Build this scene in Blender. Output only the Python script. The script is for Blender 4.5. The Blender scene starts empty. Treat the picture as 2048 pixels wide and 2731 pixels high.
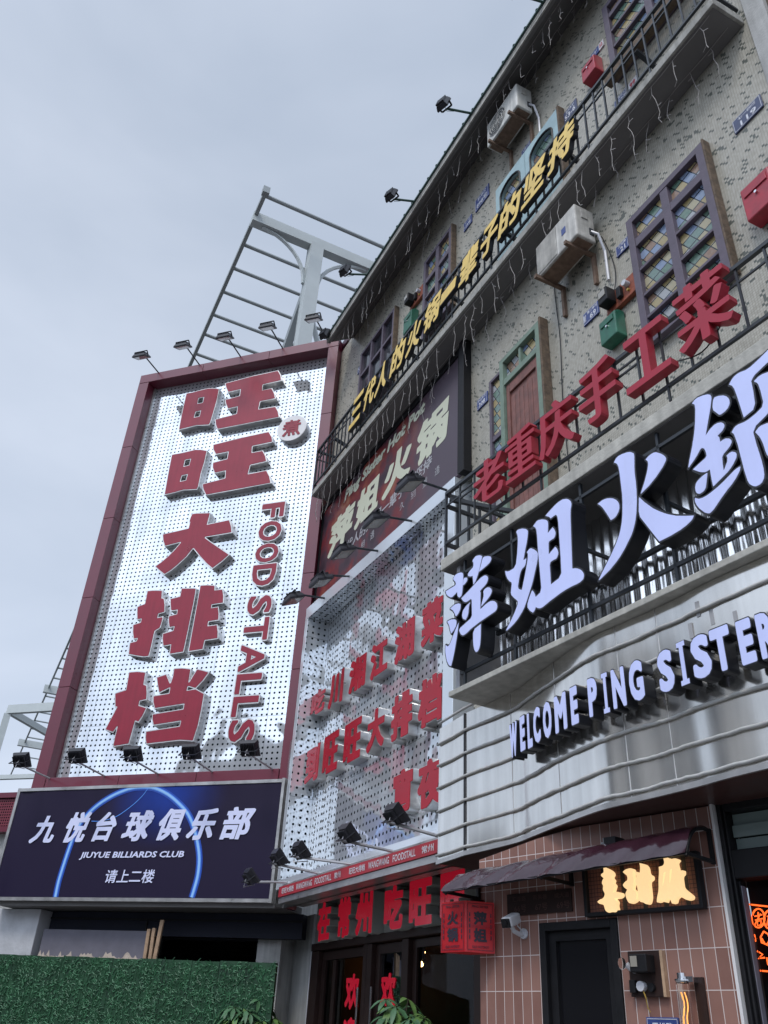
import bpy, bmesh, math, random
import numpy as np
from mathutils import Matrix, Vector
from mathutils.geometry import delaunay_2d_cdt

SC = bpy.context.scene
COL = SC.collection
R = math.radians
# ---- camera solution (photograph 2048 x 2731) and building planes --------------------
PW, PH = 2048.0, 2731.0
ZEN, HORD = (1240.0, -2230.0), 1430.0
_z = (ZEN[0]-PW/2, ZEN[1]-PH/2)
FPX = math.sqrt(math.hypot(*_z)*HORD)
PITCH = math.atan2(HORD, FPX)
ROLL = math.atan2(_z[0], -_z[1])
EYE = 1.6

def ray(px, py):
    x, y = px-PW/2, PH/2-py
    c, s = math.cos(ROLL), math.sin(ROLL)
    r, u = x*c-y*s, x*s+y*c
    cp, sp = math.cos(PITCH), math.sin(PITCH)
    return (r, FPX*cp-u*sp, FPX*sp+u*cp)

class Frame:
    """A vertical building plane: u to the right along it, v up from the street, w out towards the street."""
    def __init__(s, az, dist, scale=1.0):
        s.scale = scale            # everything on the plane drawn at this scale towards the eye
        a = math.radians(az-180)
        s.U = (-math.sin(a), math.cos(a)); s.N = (s.U[1], -s.U[0]); s.dist = dist
        s.O = (-s.N[0]*dist, -s.N[1]*dist)
    def uv(s, px, py, w=0.0):
        d = ray(px, py); t = (w-s.dist)/(d[0]*s.N[0]+d[1]*s.N[1])
        X, Y = d[0]*t-s.O[0], d[1]*t-s.O[1]
        return (X*s.U[0]+Y*s.U[1], EYE+d[2]*t)
    def w_at(s, px, py, v):           # depth at which the sight line reaches height v -> (u, w)
        d = ray(px, py); t = (v-EYE)/d[2]
        X, Y = d[0]*t-s.O[0], d[1]*t-s.O[1]
        return (X*s.U[0]+Y*s.U[1], X*s.N[0]+Y*s.N[1])
    def world(s, u, w, v):
        return (s.O[0]+s.U[0]*u+s.N[0]*w, s.O[1]+s.U[1]*u+s.N[1]*w, v)

def proj(X, Y, Z):
    cp, sp = math.cos(PITCH), math.sin(PITCH); Z -= EYE
    fw = Y*cp+Z*sp; u = (-Y*sp+Z*cp)*FPX/fw; r = X*FPX/fw; c, s = math.cos(ROLL), math.sin(ROLL)
    return PW/2+r*c+u*s, PH/2-(-r*s+u*c)

FA = Frame(70.2, 12.83, .88)      # big food stall sign
FB = Frame(24.9, 4.75, .92)     # tiled upper facade
FP = Frame(26.5, 4.435)    # perforated side panel (front of its box)
F2 = Frame(29.48, 3.5)   # front of the lower balcony and canopy slab
FT = Frame(39.76, 4.41)    # pink tiled street wall

# ---- camera ----------------------------------------------------------------------------
cam_d = bpy.data.cameras.new('camera'); cam = bpy.data.objects.new('camera', cam_d); COL.objects.link(cam)
_f = Vector((0, math.cos(PITCH), math.sin(PITCH))); _r = Vector((1, 0, 0)); _u = _r.cross(_f)
_c, _s = math.cos(ROLL), math.sin(ROLL)
_X = _r*_c + _u*_s            # picture right
_Y = -_r*_s + _u*_c           # picture up
cam.matrix_world = Matrix(((_X.x, _Y.x, -_f.x, 0), (_X.y, _Y.y, -_f.y, 0), (_X.z, _Y.z, -_f.z, EYE), (0, 0, 0, 1)))
cam_d.sensor_fit = 'VERTICAL'; cam_d.sensor_height = 36.0; cam_d.lens = 36.0*FPX/PH
cam_d.clip_start = 0.05; cam_d.clip_end = 2000
SC.camera = cam

# ---- sky, sun, exposure ------------------------------------------------------------------
SUN_EL, SUN_AZ = R(52), R(150)      # azimuth to the left of the camera heading: the sun is behind thin cloud, behind the camera
SUN = Vector((-math.sin(SUN_AZ)*math.cos(SUN_EL), math.cos(SUN_AZ)*math.cos(SUN_EL), math.sin(SUN_EL)))
W = bpy.data.worlds.new('World'); SC.world = W; W.use_nodes = True
def build_world():
    nt = W.node_tree; nt.nodes.clear(); N = nt.nodes.new; L = nt.links.new
    out = N('ShaderNodeOutputWorld'); bg = N('ShaderNodeBackground'); L(bg.outputs[0], out.inputs[0])
    sky = N('ShaderNodeTexSky'); sky.sky_type = 'NISHITA'; sky.sun_disc = False
    sky.sun_elevation = SUN_EL; sky.sun_rotation = -SUN_AZ; sky.dust_density = 3.0
    bg.inputs[1].default_value = 0.10
    tc = N('ShaderNodeTexCoord')
    mp = N('ShaderNodeMapping'); mp.inputs['Scale'].default_value = (1.0, 1.0, 2.2); L(tc.outputs['Generated'], mp.inputs[0])
    n1 = N('ShaderNodeTexNoise'); n1.inputs['Scale'].default_value = 1.5; n1.inputs['Detail'].default_value = 5; n1.inputs['Roughness'].default_value = .5; n1.inputs['Distortion'].default_value = .4
    L(mp.outputs[0], n1.inputs['Vector'])
    rp = N('ShaderNodeValToRGB'); rp.color_ramp.elements[0].position = .36; rp.color_ramp.elements[1].position = .64
    rp.color_ramp.elements[0].color = (4.45, 5.2, 6.45, 1); rp.color_ramp.elements[1].color = (5.85, 6.55, 7.8, 1)
    L(n1.outputs['Fac'], rp.inputs[0])
    # the cloud is brighter towards the hidden sun
    dt = N('ShaderNodeVectorMath'); dt.operation = 'DOT_PRODUCT'; dt.inputs[1].default_value = SUN; L(tc.outputs['Generated'], dt.inputs[0])
    mr = N('ShaderNodeMapRange'); mr.inputs[1].default_value = .50; mr.inputs[2].default_value = 1.0; mr.inputs[3].default_value = 1.0; mr.inputs[4].default_value = 2.75; mr.interpolation_type = 'SMOOTHSTEP'; L(dt.outputs['Value'], mr.inputs[0])
    sz = N('ShaderNodeSeparateXYZ'); L(tc.outputs['Generated'], sz.inputs[0]); hz = N('ShaderNodeMapRange'); hz.inputs[1].default_value = .15; hz.inputs[2].default_value = .75; hz.inputs[3].default_value = 1.2; hz.inputs[4].default_value = 1.0; L(sz.outputs[2], hz.inputs[0])
    mm = N('ShaderNodeMath'); mm.operation = 'MULTIPLY'; L(mr.outputs[0], mm.inputs[0]); L(hz.outputs[0], mm.inputs[1])
    ml = N('ShaderNodeVectorMath'); ml.operation = 'SCALE'; L(rp.outputs[0], ml.inputs[0]); L(mm.outputs[0], ml.inputs['Scale'])
    mx = N('ShaderNodeMix'); mx.data_type = 'RGBA'; mx.inputs[0].default_value = .92; L(sky.outputs[0], mx.inputs[6]); L(ml.outputs[0], mx.inputs[7])
    L(mx.outputs[2], bg.inputs[0])
build_world()
sd = bpy.data.lights.new('sun', 'SUN'); sd.energy = 1.3; sd.angle = R(14); sd.color = (1, .94, .86)
so = bpy.data.objects.new('sun', sd); COL.objects.link(so); so.rotation_euler = SUN.to_track_quat('Z', 'Y').to_euler(); so.location = (0, -5, 30)
SC.view_settings.view_transform = 'Standard'; SC.view_settings.look = 'None'; SC.view_settings.exposure = 0.12; SC.view_settings.gamma = 1
SC.cycles.max_bounces = 7; SC.cycles.diffuse_bounces = 3; SC.cycles.glossy_bounces = 4; SC.cycles.transmission_bounces = 4; SC.cycles.transparent_max_bounces = 8
SC.cycles.sample_clamp_indirect = 6.0

# ---- materials -----------------------------------------------------------------------------
MATS = {}
def mat(name, col=(.5, .5, .5), rough=.6, metal=0.0, emit=None, spec=.5, noise=0, nscale=6.0, bump=0, bscale=40.0, coat=0, streak=0, trans=0, dirt=None):
    m = bpy.data.materials.new(name); m.use_nodes = True; MATS[name] = m
    nt = m.node_tree; b = nt.nodes['Principled BSDF']; N = nt.nodes.new; L = nt.links.new
    b.inputs['Base Color'].default_value = (*col, 1); b.inputs['Roughness'].default_value = rough; b.inputs['Metallic'].default_value = metal
    b.inputs['Specular IOR Level'].default_value = spec; b.inputs['Coat Weight'].default_value = coat; b.inputs['Coat Roughness'].default_value = .08
    if trans: b.inputs['Transmission Weight'].default_value = trans
    if emit: b.inputs['Emission Color'].default_value = (*emit[0], 1); b.inputs['Emission Strength'].default_value = emit[1]
    if noise or bump or streak or dirt:
        tc = N('ShaderNodeTexCoord')
    if noise or streak:
        c = None
        def mult(prev, fac_out, lo, hi):
            mr = N('ShaderNodeMapRange'); mr.inputs[1].default_value = .3; mr.inputs[2].default_value = .7; mr.inputs[3].default_value = lo; mr.inputs[4].default_value = hi; L(fac_out, mr.inputs[0])
            sc = N('ShaderNodeVectorMath'); sc.operation = 'SCALE'; L(mr.outputs[0], sc.inputs['Scale'])
            if prev is None: sc.inputs[0].default_value = col
            else: L(prev, sc.inputs[0])
            return sc.outputs[0]
        if noise:
            n = N('ShaderNodeTexNoise'); n.inputs['Scale'].default_value = nscale; n.inputs['Detail'].default_value = 6; n.inputs['Roughness'].default_value = .6; L(tc.outputs['Object'], n.inputs['Vector'])
            c = mult(c, n.outputs['Fac'], 1-noise, 1+noise)
            if rough > .15:
                mr = N('ShaderNodeMapRange'); mr.inputs[3].default_value = max(0, rough-.12); mr.inputs[4].default_value = min(1, rough+.15); L(n.outputs['Fac'], mr.inputs[0]); L(mr.outputs[0], b.inputs['Roughness'])
        if streak:
            mp = N('ShaderNodeMapping'); mp.inputs['Scale'].default_value = (9, 9, .7); L(tc.outputs['Object'], mp.inputs[0])
            n = N('ShaderNodeTexNoise'); n.inputs['Scale'].default_value = 1.6; n.inputs['Detail'].default_value = 5; L(mp.outputs[0], n.inputs['Vector'])
            c = mult(c, n.outputs['Fac'], 1-streak, 1+streak*.5)
        L(c, b.inputs['Base Color'])
    if bump:
        n = N('ShaderNodeTexNoise'); n.inputs['Scale'].default_value = bscale; n.inputs['Detail'].default_value = 4; L(tc.outputs['Object'], n.inputs['Vector'])
        bp = N('ShaderNodeBump'); bp.inputs['Strength'].default_value = bump; bp.inputs['Distance'].default_value = .02; L(n.outputs['Fac'], bp.inputs['Height']); L(bp.outputs[0], b.inputs['Normal'])
    return m

class NG:
    """Small helper to write node graphs for the patterned materials."""
    def __init__(s, m): s.nt = m.node_tree; s.b = s.nt.nodes['Principled BSDF']
    def n(s, t, **k):
        x = s.nt.nodes.new(t)
        for a, v in k.items(): setattr(x, a, v)
        return x
    def l(s, a, b): s.nt.links.new(a, b)
    def xz(s, axes=(0, 2)):
        tc = s.n('ShaderNodeTexCoord'); sp = s.n('ShaderNodeSeparateXYZ'); s.l(tc.outputs['Object'], sp.inputs[0]); s.tc = tc
        return sp.outputs[axes[0]], sp.outputs[axes[1]]
    def m(s, op, a, b=None, c=None):
        x = s.n('ShaderNodeMath', operation=op)
        for i, v in enumerate((a, b, c)):
            if v is None: continue
            if isinstance(v, (int, float)): x.inputs[i].default_value = v
            else: s.l(v, x.inputs[i])
        return x.outputs[0]
    def comb(s, x, y, z=0.0):
        c = s.n('ShaderNodeCombineXYZ')
        for i, v in enumerate((x, y, z)):
            if isinstance(v, (int, float)): c.inputs[i].default_value = v
            else: s.l(v, c.inputs[i])
        return c.outputs[0]
    def white(s, vec):
        w = s.n('ShaderNodeTexWhiteNoise', noise_dimensions='3D'); s.l(vec, w.inputs['Vector']); return w.outputs['Value']
    def noise(s, scale, detail=4, vec=None):
        x = s.n('ShaderNodeTexNoise'); x.inputs['Scale'].default_value = scale; x.inputs['Detail'].default_value = detail
        s.l(vec if vec is not None else s.tc.outputs['Object'], x.inputs['Vector']); return x.outputs['Fac']
    def ramp(s, fac, stops, const=False):
        r = s.n('ShaderNodeValToRGB'); e = r.color_ramp.elements
        if const: r.color_ramp.interpolation = 'CONSTANT'
        while len(e) < len(stops): e.new(.5)
        for i, (p, c) in enumerate(stops): e[i].position = p; e[i].color = (*c, 1)
        s.l(fac, r.inputs[0]); return r.outputs[0]
    def mix(s, fac, a, b):
        x = s.n('ShaderNodeMix', data_type='RGBA')
        for i, v in ((0, fac), (6, a), (7, b)):
            if isinstance(v, (int, float)): x.inputs[i].default_value = v
            elif isinstance(v, tuple): x.inputs[i].default_value = (*v, 1)
            else: s.l(v, x.inputs[i])
        return x.outputs[2]
    def bump(s, h, strength=.3, dist=.01):
        bp = s.n('ShaderNodeBump'); bp.inputs['Strength'].default_value = strength; bp.inputs['Distance'].default_value = dist
        s.l(h, bp.inputs['Height']); s.l(bp.outputs[0], s.b.inputs['Normal'])

def make_patterned():
    # perforated glossy aluminium panel
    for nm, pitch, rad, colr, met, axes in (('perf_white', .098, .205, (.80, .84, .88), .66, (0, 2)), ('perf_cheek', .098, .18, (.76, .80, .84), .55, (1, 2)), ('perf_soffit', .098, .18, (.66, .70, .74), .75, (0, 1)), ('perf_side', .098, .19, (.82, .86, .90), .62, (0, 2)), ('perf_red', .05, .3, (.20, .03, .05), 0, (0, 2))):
        m = mat(nm, colr, .09 if met else .5, met); g = NG(m); x, z = g.xz(axes)
        fx = g.m('SUBTRACT', g.m('FRACT', g.m('DIVIDE', x, pitch)), .5); fz = g.m('SUBTRACT', g.m('FRACT', g.m('DIVIDE', z, pitch)), .5)
        d = g.m('SQRT', g.m('ADD', g.m('MULTIPLY', fx, fx), g.m('MULTIPLY', fz, fz)))
        hole = g.m('LESS_THAN', d, rad)
        # sheet joints every 1.22 m x 2.4 m
        jx = g.m('LESS_THAN', g.m('ABSOLUTE', g.m('SUBTRACT', g.m('FRACT', g.m('DIVIDE', x, 1.22)), .5)), .0042)
        jz = g.m('LESS_THAN', g.m('ABSOLUTE', g.m('SUBTRACT', g.m('FRACT', g.m('DIVIDE', z, 2.4)), .5)), .0020)
        j = g.m('MAXIMUM', jx, jz)
        sn = g.n('ShaderNodeMapping'); sn.inputs['Scale'].default_value = (4.0, 4.0, .3); g.l(g.tc.outputs['Object'], sn.inputs[0])
        grime = g.ramp(g.m('MULTIPLY', g.m('ADD', g.noise(.9, 6), g.noise(1.2, 6, sn.outputs[0])), .5), [(.38, tuple(c*.78 for c in colr)), (.56, colr)])
        c = g.mix(g.m('MULTIPLY', j, .55), grime, (.15, .15, .17)); c = g.mix(hole, c, (.006, .009, .012))
        g.l(c, g.b.inputs['Base Color'])
        g.l(g.m('MULTIPLY', g.m('SUBTRACT', 1.0, hole), met), g.b.inputs['Metallic'])
        g.l(g.m('ADD', g.m('MULTIPLY', hole, .8), .045 if met else .4), g.b.inputs['Roughness'])
        g.l(g.m('SUBTRACT', .5, g.m('MULTIPLY', hole, .5)), g.b.inputs['Specular IOR Level'])
        if met: g.bump(g.noise(1.3, 2), .035, .5)
    # mosaic tile wall
    m = mat('mosaic', (.4, .39, .35), .35); g = NG(m); x, z = g.xz(); p = .027
    cx, cz = g.m('DIVIDE', x, p), g.m('DIVIDE', z, p)
    w1 = g.white(g.comb(g.m('FLOOR', cx), g.m('FLOOR', cz))); w2 = g.white(g.comb(g.m('FLOOR', cx), g.m('FLOOR', cz), 7.3))
    # dark chips come in pairs and small runs
    w3 = g.white(g.comb(g.m('FLOOR', g.m('ADD', cx, 1.0)), g.m('FLOOR', g.m('ADD', cz, -1.0))))
    dark = g.m('MAXIMUM', g.m('LESS_THAN', w1, .058), g.m('LESS_THAN', w3, .040))
    base = g.mix(w2, (.36, .34, .28), (.49, .465, .395))
    base = g.mix(g.m('MULTIPLY', g.noise(1.1, 5), .45), base, (.30, .285, .25))
    sn = g.n('ShaderNodeMapping'); sn.inputs['Scale'].default_value = (3.2, 3.2, .28); g.l(g.tc.outputs['Object'], sn.inputs[0]); st = g.noise(1.0, 6, sn.outputs[0]); sr = g.n('ShaderNodeMapRange'); sr.inputs[1].default_value = .52; sr.inputs[2].default_value = .78; sr.inputs[4].default_value = .5; g.l(st, sr.inputs[0]); base = g.mix(sr.outputs[0], base, (.20, .185, .15))
    c = g.mix(dark, base, (.085, .095, .08))
    gx = g.m('ABSOLUTE', g.m('SUBTRACT', g.m('FRACT', cx), .5)); gz = g.m('ABSOLUTE', g.m('SUBTRACT', g.m('FRACT', cz), .5))
    gr = g.m('GREATER_THAN', g.m('MAXIMUM', gx, gz), .43)
    c = g.mix(g.m('MULTIPLY', gr, .6), c, (.19, .18, .155)); g.l(c, g.b.inputs['Base Color'])
    g.l(g.m('ADD', .3, g.m('MULTIPLY', gr, .5)), g.b.inputs['Roughness'])
    # pink vertical stacked tile
    m = mat('pink_tile', (.3, .17, .14), .28); g = NG(m); x, z = g.xz(); tw, th = .0705, .187
    cx, cz = g.m('DIVIDE', x, tw), g.m('DIVIDE', g.m('ADD', z, .128), th)
    w1 = g.white(g.comb(g.m('FLOOR', cx), g.m('FLOOR', cz)))
    c = g.mix(w1, (.205, .095, .075), (.335, .175, .138)); c = g.mix(g.m('MULTIPLY', g.noise(9, 6), .45), c, (.40, .25, .21)); c = g.mix(g.m('MULTIPLY', g.noise(2.2, 6), .35), c, (.12, .065, .055))
    gx = g.m('ABSOLUTE', g.m('SUBTRACT', g.m('FRACT', cx), .5)); gz = g.m('ABSOLUTE', g.m('SUBTRACT', g.m('FRACT', cz), .5))
    gr = g.m('MAXIMUM', g.m('GREATER_THAN', gx, .472), g.m('GREATER_THAN', gz, .489))
    c = g.mix(gr, c, (.62, .55, .53)); g.l(c, g.b.inputs['Base Color']); g.l(g.m('ADD', .25, g.m('MULTIPLY', gr, .5)), g.b.inputs['Roughness'])
    g.bump(g.m('SUBTRACT', 1.0, gr), .25, .004)
    # stained glass set in a slanted lattice
    m = mat('stained_glass', (.3, .3, .3), .12); g = NG(m); x, z = g.xz(); s = .115
    a = g.m('DIVIDE', g.m('ADD', x, g.m('MULTIPLY', z, .55)), s); b = g.m('DIVIDE', g.m('SUBTRACT', z, g.m('MULTIPLY', x, .18)), s*1.1)
    w1 = g.white(g.comb(g.m('FLOOR', a), g.m('FLOOR', b)))
    c = g.ramp(w1, [(0, (.16, .23, .38)), (.17, (.06, .15, .10)), (.33, (.33, .25, .08)), (.5, (.33, .35, .37)), (.64, (.22, .11, .05)), (.76, (.10, .19, .16)), (.88, (.37, .32, .18))], True)
    c = g.mix(g.m('MULTIPLY', g.noise(30, 3), .35), c, (.45, .46, .45))
    la = g.m('ABSOLUTE', g.m('SUBTRACT', g.m('FRACT', a), .5)); lb = g.m('ABSOLUTE', g.m('SUBTRACT', g.m('FRACT', b), .5))
    lead = g.m('GREATER_THAN', g.m('MAXIMUM', la, lb), .445)
    c = g.mix(lead, c, (.02, .025, .03)); g.l(c, g.b.inputs['Base Color']); g.bump(g.noise(40, 2), .15, .01)
    # brown canopy board behind the warm letters: thin dark grid
    m = mat('trellis_panel', (.22, .09, .06), .6); g = NG(m); x, z = g.xz()
    gx = g.m('LESS_THAN', g.m('FRACT', g.m('DIVIDE', x, .021)), .16); gz = g.m('LESS_THAN', g.m('FRACT', g.m('DIVIDE', z, .021)), .16)
    sl = g.m('LESS_THAN', g.m('FRACT', g.m('DIVIDE', x, .13)), .22)
    c = g.mix(g.m('MAXIMUM', gx, gz), (.19, .075, .05), (.04, .02, .02)); c = g.mix(sl, c, (.015, .012, .012)); g.l(c, g.b.inputs['Base Color'])
    # dark billiards banner vinyl with a blue glow printed on it is built as geometry; the vinyl itself is here
    m = mat('banner_vinyl', (.020, .014, .045), .42, spec=.22); g = NG(m); x, z = g.xz()
    dx, dz = g.m('SUBTRACT', x, .35), g.m('MULTIPLY', g.m('SUBTRACT', z, 1.62), 1.35); d = g.m('SQRT', g.m('ADD', g.m('MULTIPLY', dx, dx), g.m('MULTIPLY', dz, dz)))
    mr = g.n('ShaderNodeMapRange', interpolation_type='SMOOTHSTEP'); mr.inputs[1].default_value = 0; mr.inputs[2].default_value = 1.25; mr.inputs[3].default_value = 1.0; mr.inputs[4].default_value = 0; g.l(d, mr.inputs[0])
    c = g.mix(g.m('MULTIPLY', mr.outputs[0], g.m('ADD', .35, g.noise(1.4, 3))), (.016, .011, .034), (.012, .045, .30)); g.l(c, g.b.inputs['Base Color'])
    # grass mat on the hoarding
    m = mat('turf', (.03, .13, .05), .55); g = NG(m); x, z = g.xz()
    c = g.ramp(g.noise(3.5, 5), [(.3, (.005, .028, .013)), (.55, (.010, .055, .022)), (.75, (.018, .08, .032))]); g.l(c, g.b.inputs['Base Color'])
make_patterned()
M = MATS
mat('maroon', (.135, .017, .036), .34, noise=.10, nscale=1.5, coat=.25)
mat('maroon_dark', (.06, .012, .028), .45)
mat('white_panel', (.74, .79, .84), .14, .45, noise=.05, nscale=1)
mat('letter_red', (.27, .013, .034), .3, noise=.10, nscale=2.5, spec=.4, streak=.10)
mat('letter_red_b', (.40, .008, .024), .2, noise=.12, nscale=2.5, spec=.28, bump=.06, bscale=4)
mat('cut_red', (.36, .017, .040), .35, noise=.08, nscale=3, spec=.35)
mat('shop_red', (.62, .012, .035), .2, emit=((1, .02, .06), .16), coat=.3)
mat('rim_white', (.70, .69, .69), .35)
mat('steel_return', (.52, .51, .50), .30, .75, noise=.18, nscale=5)
mat('dark_return', (.012, .013, .018), .4)
mat('yellow_face', (.80, .56, .14), .4, noise=.10, nscale=5, streak=.10)
mat('lilac_face', (.38, .43, .68), .30, emit=((.52, .57, .92), .31), noise=.07, nscale=3, streak=.06)
mat('sign_red', (.42, .030, .045), .42, noise=.10, nscale=5)
mat('black_paint', (.011, .011, .013), .5, noise=.25, nscale=8, spec=.25)
mat('iron', (.020, .025, .032), .45, noise=.25, nscale=8)
mat('flood_body', (.016, .016, .022), .38, noise=.2, nscale=10)
mat('flood_lens', (.30, .28, .24), .12, coat=.6)
mat('galv_arm', (.38, .38, .40), .45, .4, noise=.15, nscale=10)
mat('concrete', (.34, .335, .31), .85, noise=.20, nscale=3, bump=.25, bscale=30, streak=.28)
mat('concrete_fresh', (.45, .44, .40), .8, noise=.16, nscale=4, bump=.25, bscale=30, streak=.22)
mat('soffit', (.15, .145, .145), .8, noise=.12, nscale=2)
mat('green_trim', (.03, .075, .06), .6)
mat('purple_wood', (.105, .085, .115), .55, noise=.18, nscale=9, bump=.15, bscale=50)
mat('old_board', (.12, .085, .058), .8, noise=.45, nscale=14, bump=.4, bscale=40)
mat('green_wood', (.17, .235, .185), .6, noise=.18, nscale=9)
mat('red_wood', (.20, .085, .07), .55, noise=.25, nscale=9, bump=.25, bscale=26, streak=.25)
mat('blue_wood', (.34, .47, .50), .55, noise=.10, nscale=6)
mat('window_dark', (.03, .032, .04), .08)
mat('plate_blue', (.035, .06, .21), .35, noise=.15, nscale=8)
mat('plate_dull', (.06, .075, .15), .45, noise=.2, nscale=8)
mat('plate_white', (.62, .60, .62), .4)
mat('plate_green', (.03, .16, .09), .4, noise=.2)
mat('ink_white', (.66, .67, .72), .5)
mat('ink_red', (.50, .06, .08), .5)
mat('mail_red', (.34, .022, .04), .40, noise=.22, nscale=10)
mat('mail_green', (.02, .12, .075), .40, noise=.30, nscale=10)
mat('meter_board', (.24, .062, .032), .6, noise=.4, nscale=9, bump=.2)
mat('ac_white', (.56, .56, .53), .5, noise=.14, nscale=3, streak=.28)
mat('ac_white_dirty', (.50, .485, .45), .55, noise=.25, nscale=6, streak=.30)
mat('ac_dark', (.05, .055, .06), .6)
mat('rust', (.16, .105, .075), .85, noise=.35, nscale=14)
mat('string_wire', (.30, .28, .27), .6)
mat('pergola', (.46, .50, .50), .5, noise=.06, nscale=2)
mat('pergola_pipe', (.30, .33, .335), .5, noise=.06, nscale=2)
mat('galvanised', (.74, .74, .74), .18, .97, noise=.12, nscale=3, bump=.05, bscale=5)
mat('canopy_steel', (.80, .78, .74), .13, .90, noise=.07, nscale=1.8, streak=.12, bump=.010, bscale=3)
mat('rope_light', (.46, .46, .45), .5, noise=.12, nscale=20)
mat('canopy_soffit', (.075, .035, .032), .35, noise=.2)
mat('awning_film', (.035, .013, .021), .14, noise=.25, nscale=3, bump=.25, bscale=4, coat=.5)
mat('warm_letter', (.30, .22, .12), .4, emit=((1.0, .68, .34), .92), noise=.2, nscale=26)
mat('lantern_red', (.34, .009, .016), .35, noise=.12, nscale=12, emit=((1, .02, .02), .04))
mat('lantern_ink', (.022, .016, .03), .5)
mat('white_plastic', (.55, .56, .60), .35)
mat('glass_dark', (.008, .008, .010), .05, spec=.35)
mat('brass', (.42, .28, .06), .5)
mat('glow_filament', (.8, .4, .1), .4, emit=((1.0, .42, .10), 1.1))
mat('neon', (.9, .2, .05), .4, emit=((1.0, .12, .02), 3.2))
mat('chrome', (.7, .7, .72), .12, 1.0)
mat('plaster_grey', (.42, .42, .41), .85, noise=.20, nscale=2.5, bump=.2, streak=.22)
mat('plaster_white', (.50, .51, .54), .85, noise=.22, nscale=2, bump=.3, bscale=12)
mat('shop_board', (.35, .36, .34), .5, noise=.10, nscale=3)
mat('brown_frame', (.028, .015, .013), .42, noise=.2, spec=.3)
mat('navy_board', (.012, .014, .026), .55, noise=.2, nscale=2, spec=.25)
mat('grey_sheet', (.15, .145, .18), .7, noise=.15, nscale=3, bump=.15, bscale=5)
mat('torn_paper', (.50, .43, .37), .9, noise=.2)
mat('plank', (.40, .27, .175), .75, noise=.25, nscale=9, bump=.2, streak=.2)
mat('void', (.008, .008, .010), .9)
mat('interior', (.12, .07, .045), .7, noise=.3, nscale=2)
mat('blade', (.036, .13, .060), .5, noise=.5, nscale=5)
mat('leaf', (.055, .135, .06), .42, noise=.35, nscale=7)
mat('leaf_young', (.10, .19, .05), .42, noise=.3, nscale=7)
mat('stem', (.10, .09, .05), .7)
mat('pot', (.18, .14, .12), .6)
mat('street', (.09, .09, .09), .85, noise=.15, nscale=2)
mat('pavement', (.17, .165, .16), .8, noise=.15, nscale=2)
mat('far_wall', (.30, .295, .29), .8, noise=.15, nscale=.6)
mat('cable', (.012, .012, .014), .5)
mat('far_glass', (.05, .06, .08), .15)
mat('glow_blue', (.02, .08, .45), .35)
mat('glow_azure', (.10, .30, .85), .35)
mat('glow_core', (.30, .55, .92), .35)
mat('banner_text', (.66, .69, .92), .35)
mat('hotpot_dark', (.060, .038, .052), .30)
mat('cream_ink', (.60, .62, .48), .4)
mat('pale_ink', (.42, .42, .44), .4)
mat('louvre_glass', (.20, .26, .25), .2)
mat('ink_black', (.012, .012, .016), .5)
mat('lamp_dot', (.8, .5, .2), .4, emit=((1, .55, .2), 22.0))
mat('tape', (.36, .36, .37), .5)
def hotpot_picture():
    m = mat('hotpot_picture', (.06, .04, .05), .34, spec=.3); g = NG(m); x, z = g.xz()
    n = g.noise(1.15, 6); n2 = g.noise(3.2, 6)
    f = g.m('ADD', g.m('MULTIPLY', n, .75), g.m('MULTIPLY', n2, .35))
    c = g.ramp(f, [(.40, (.020, .012, .018)), (.52, (.055, .030, .042)), (.60, (.16, .018, .022)), (.68, (.25, .07, .04)), (.80, (.40, .22, .13))])
    # the right-hand third of the poster is plain dusk grey
    k = g.n('ShaderNodeMapRange'); k.inputs[1].default_value = 3.1; k.inputs[2].default_value = 4.1; g.l(x, k.inputs[0])
    c = g.mix(k.outputs[0], c, (.085, .065, .085)); g.l(c, g.b.inputs['Base Color'])
hotpot_picture()

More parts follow.
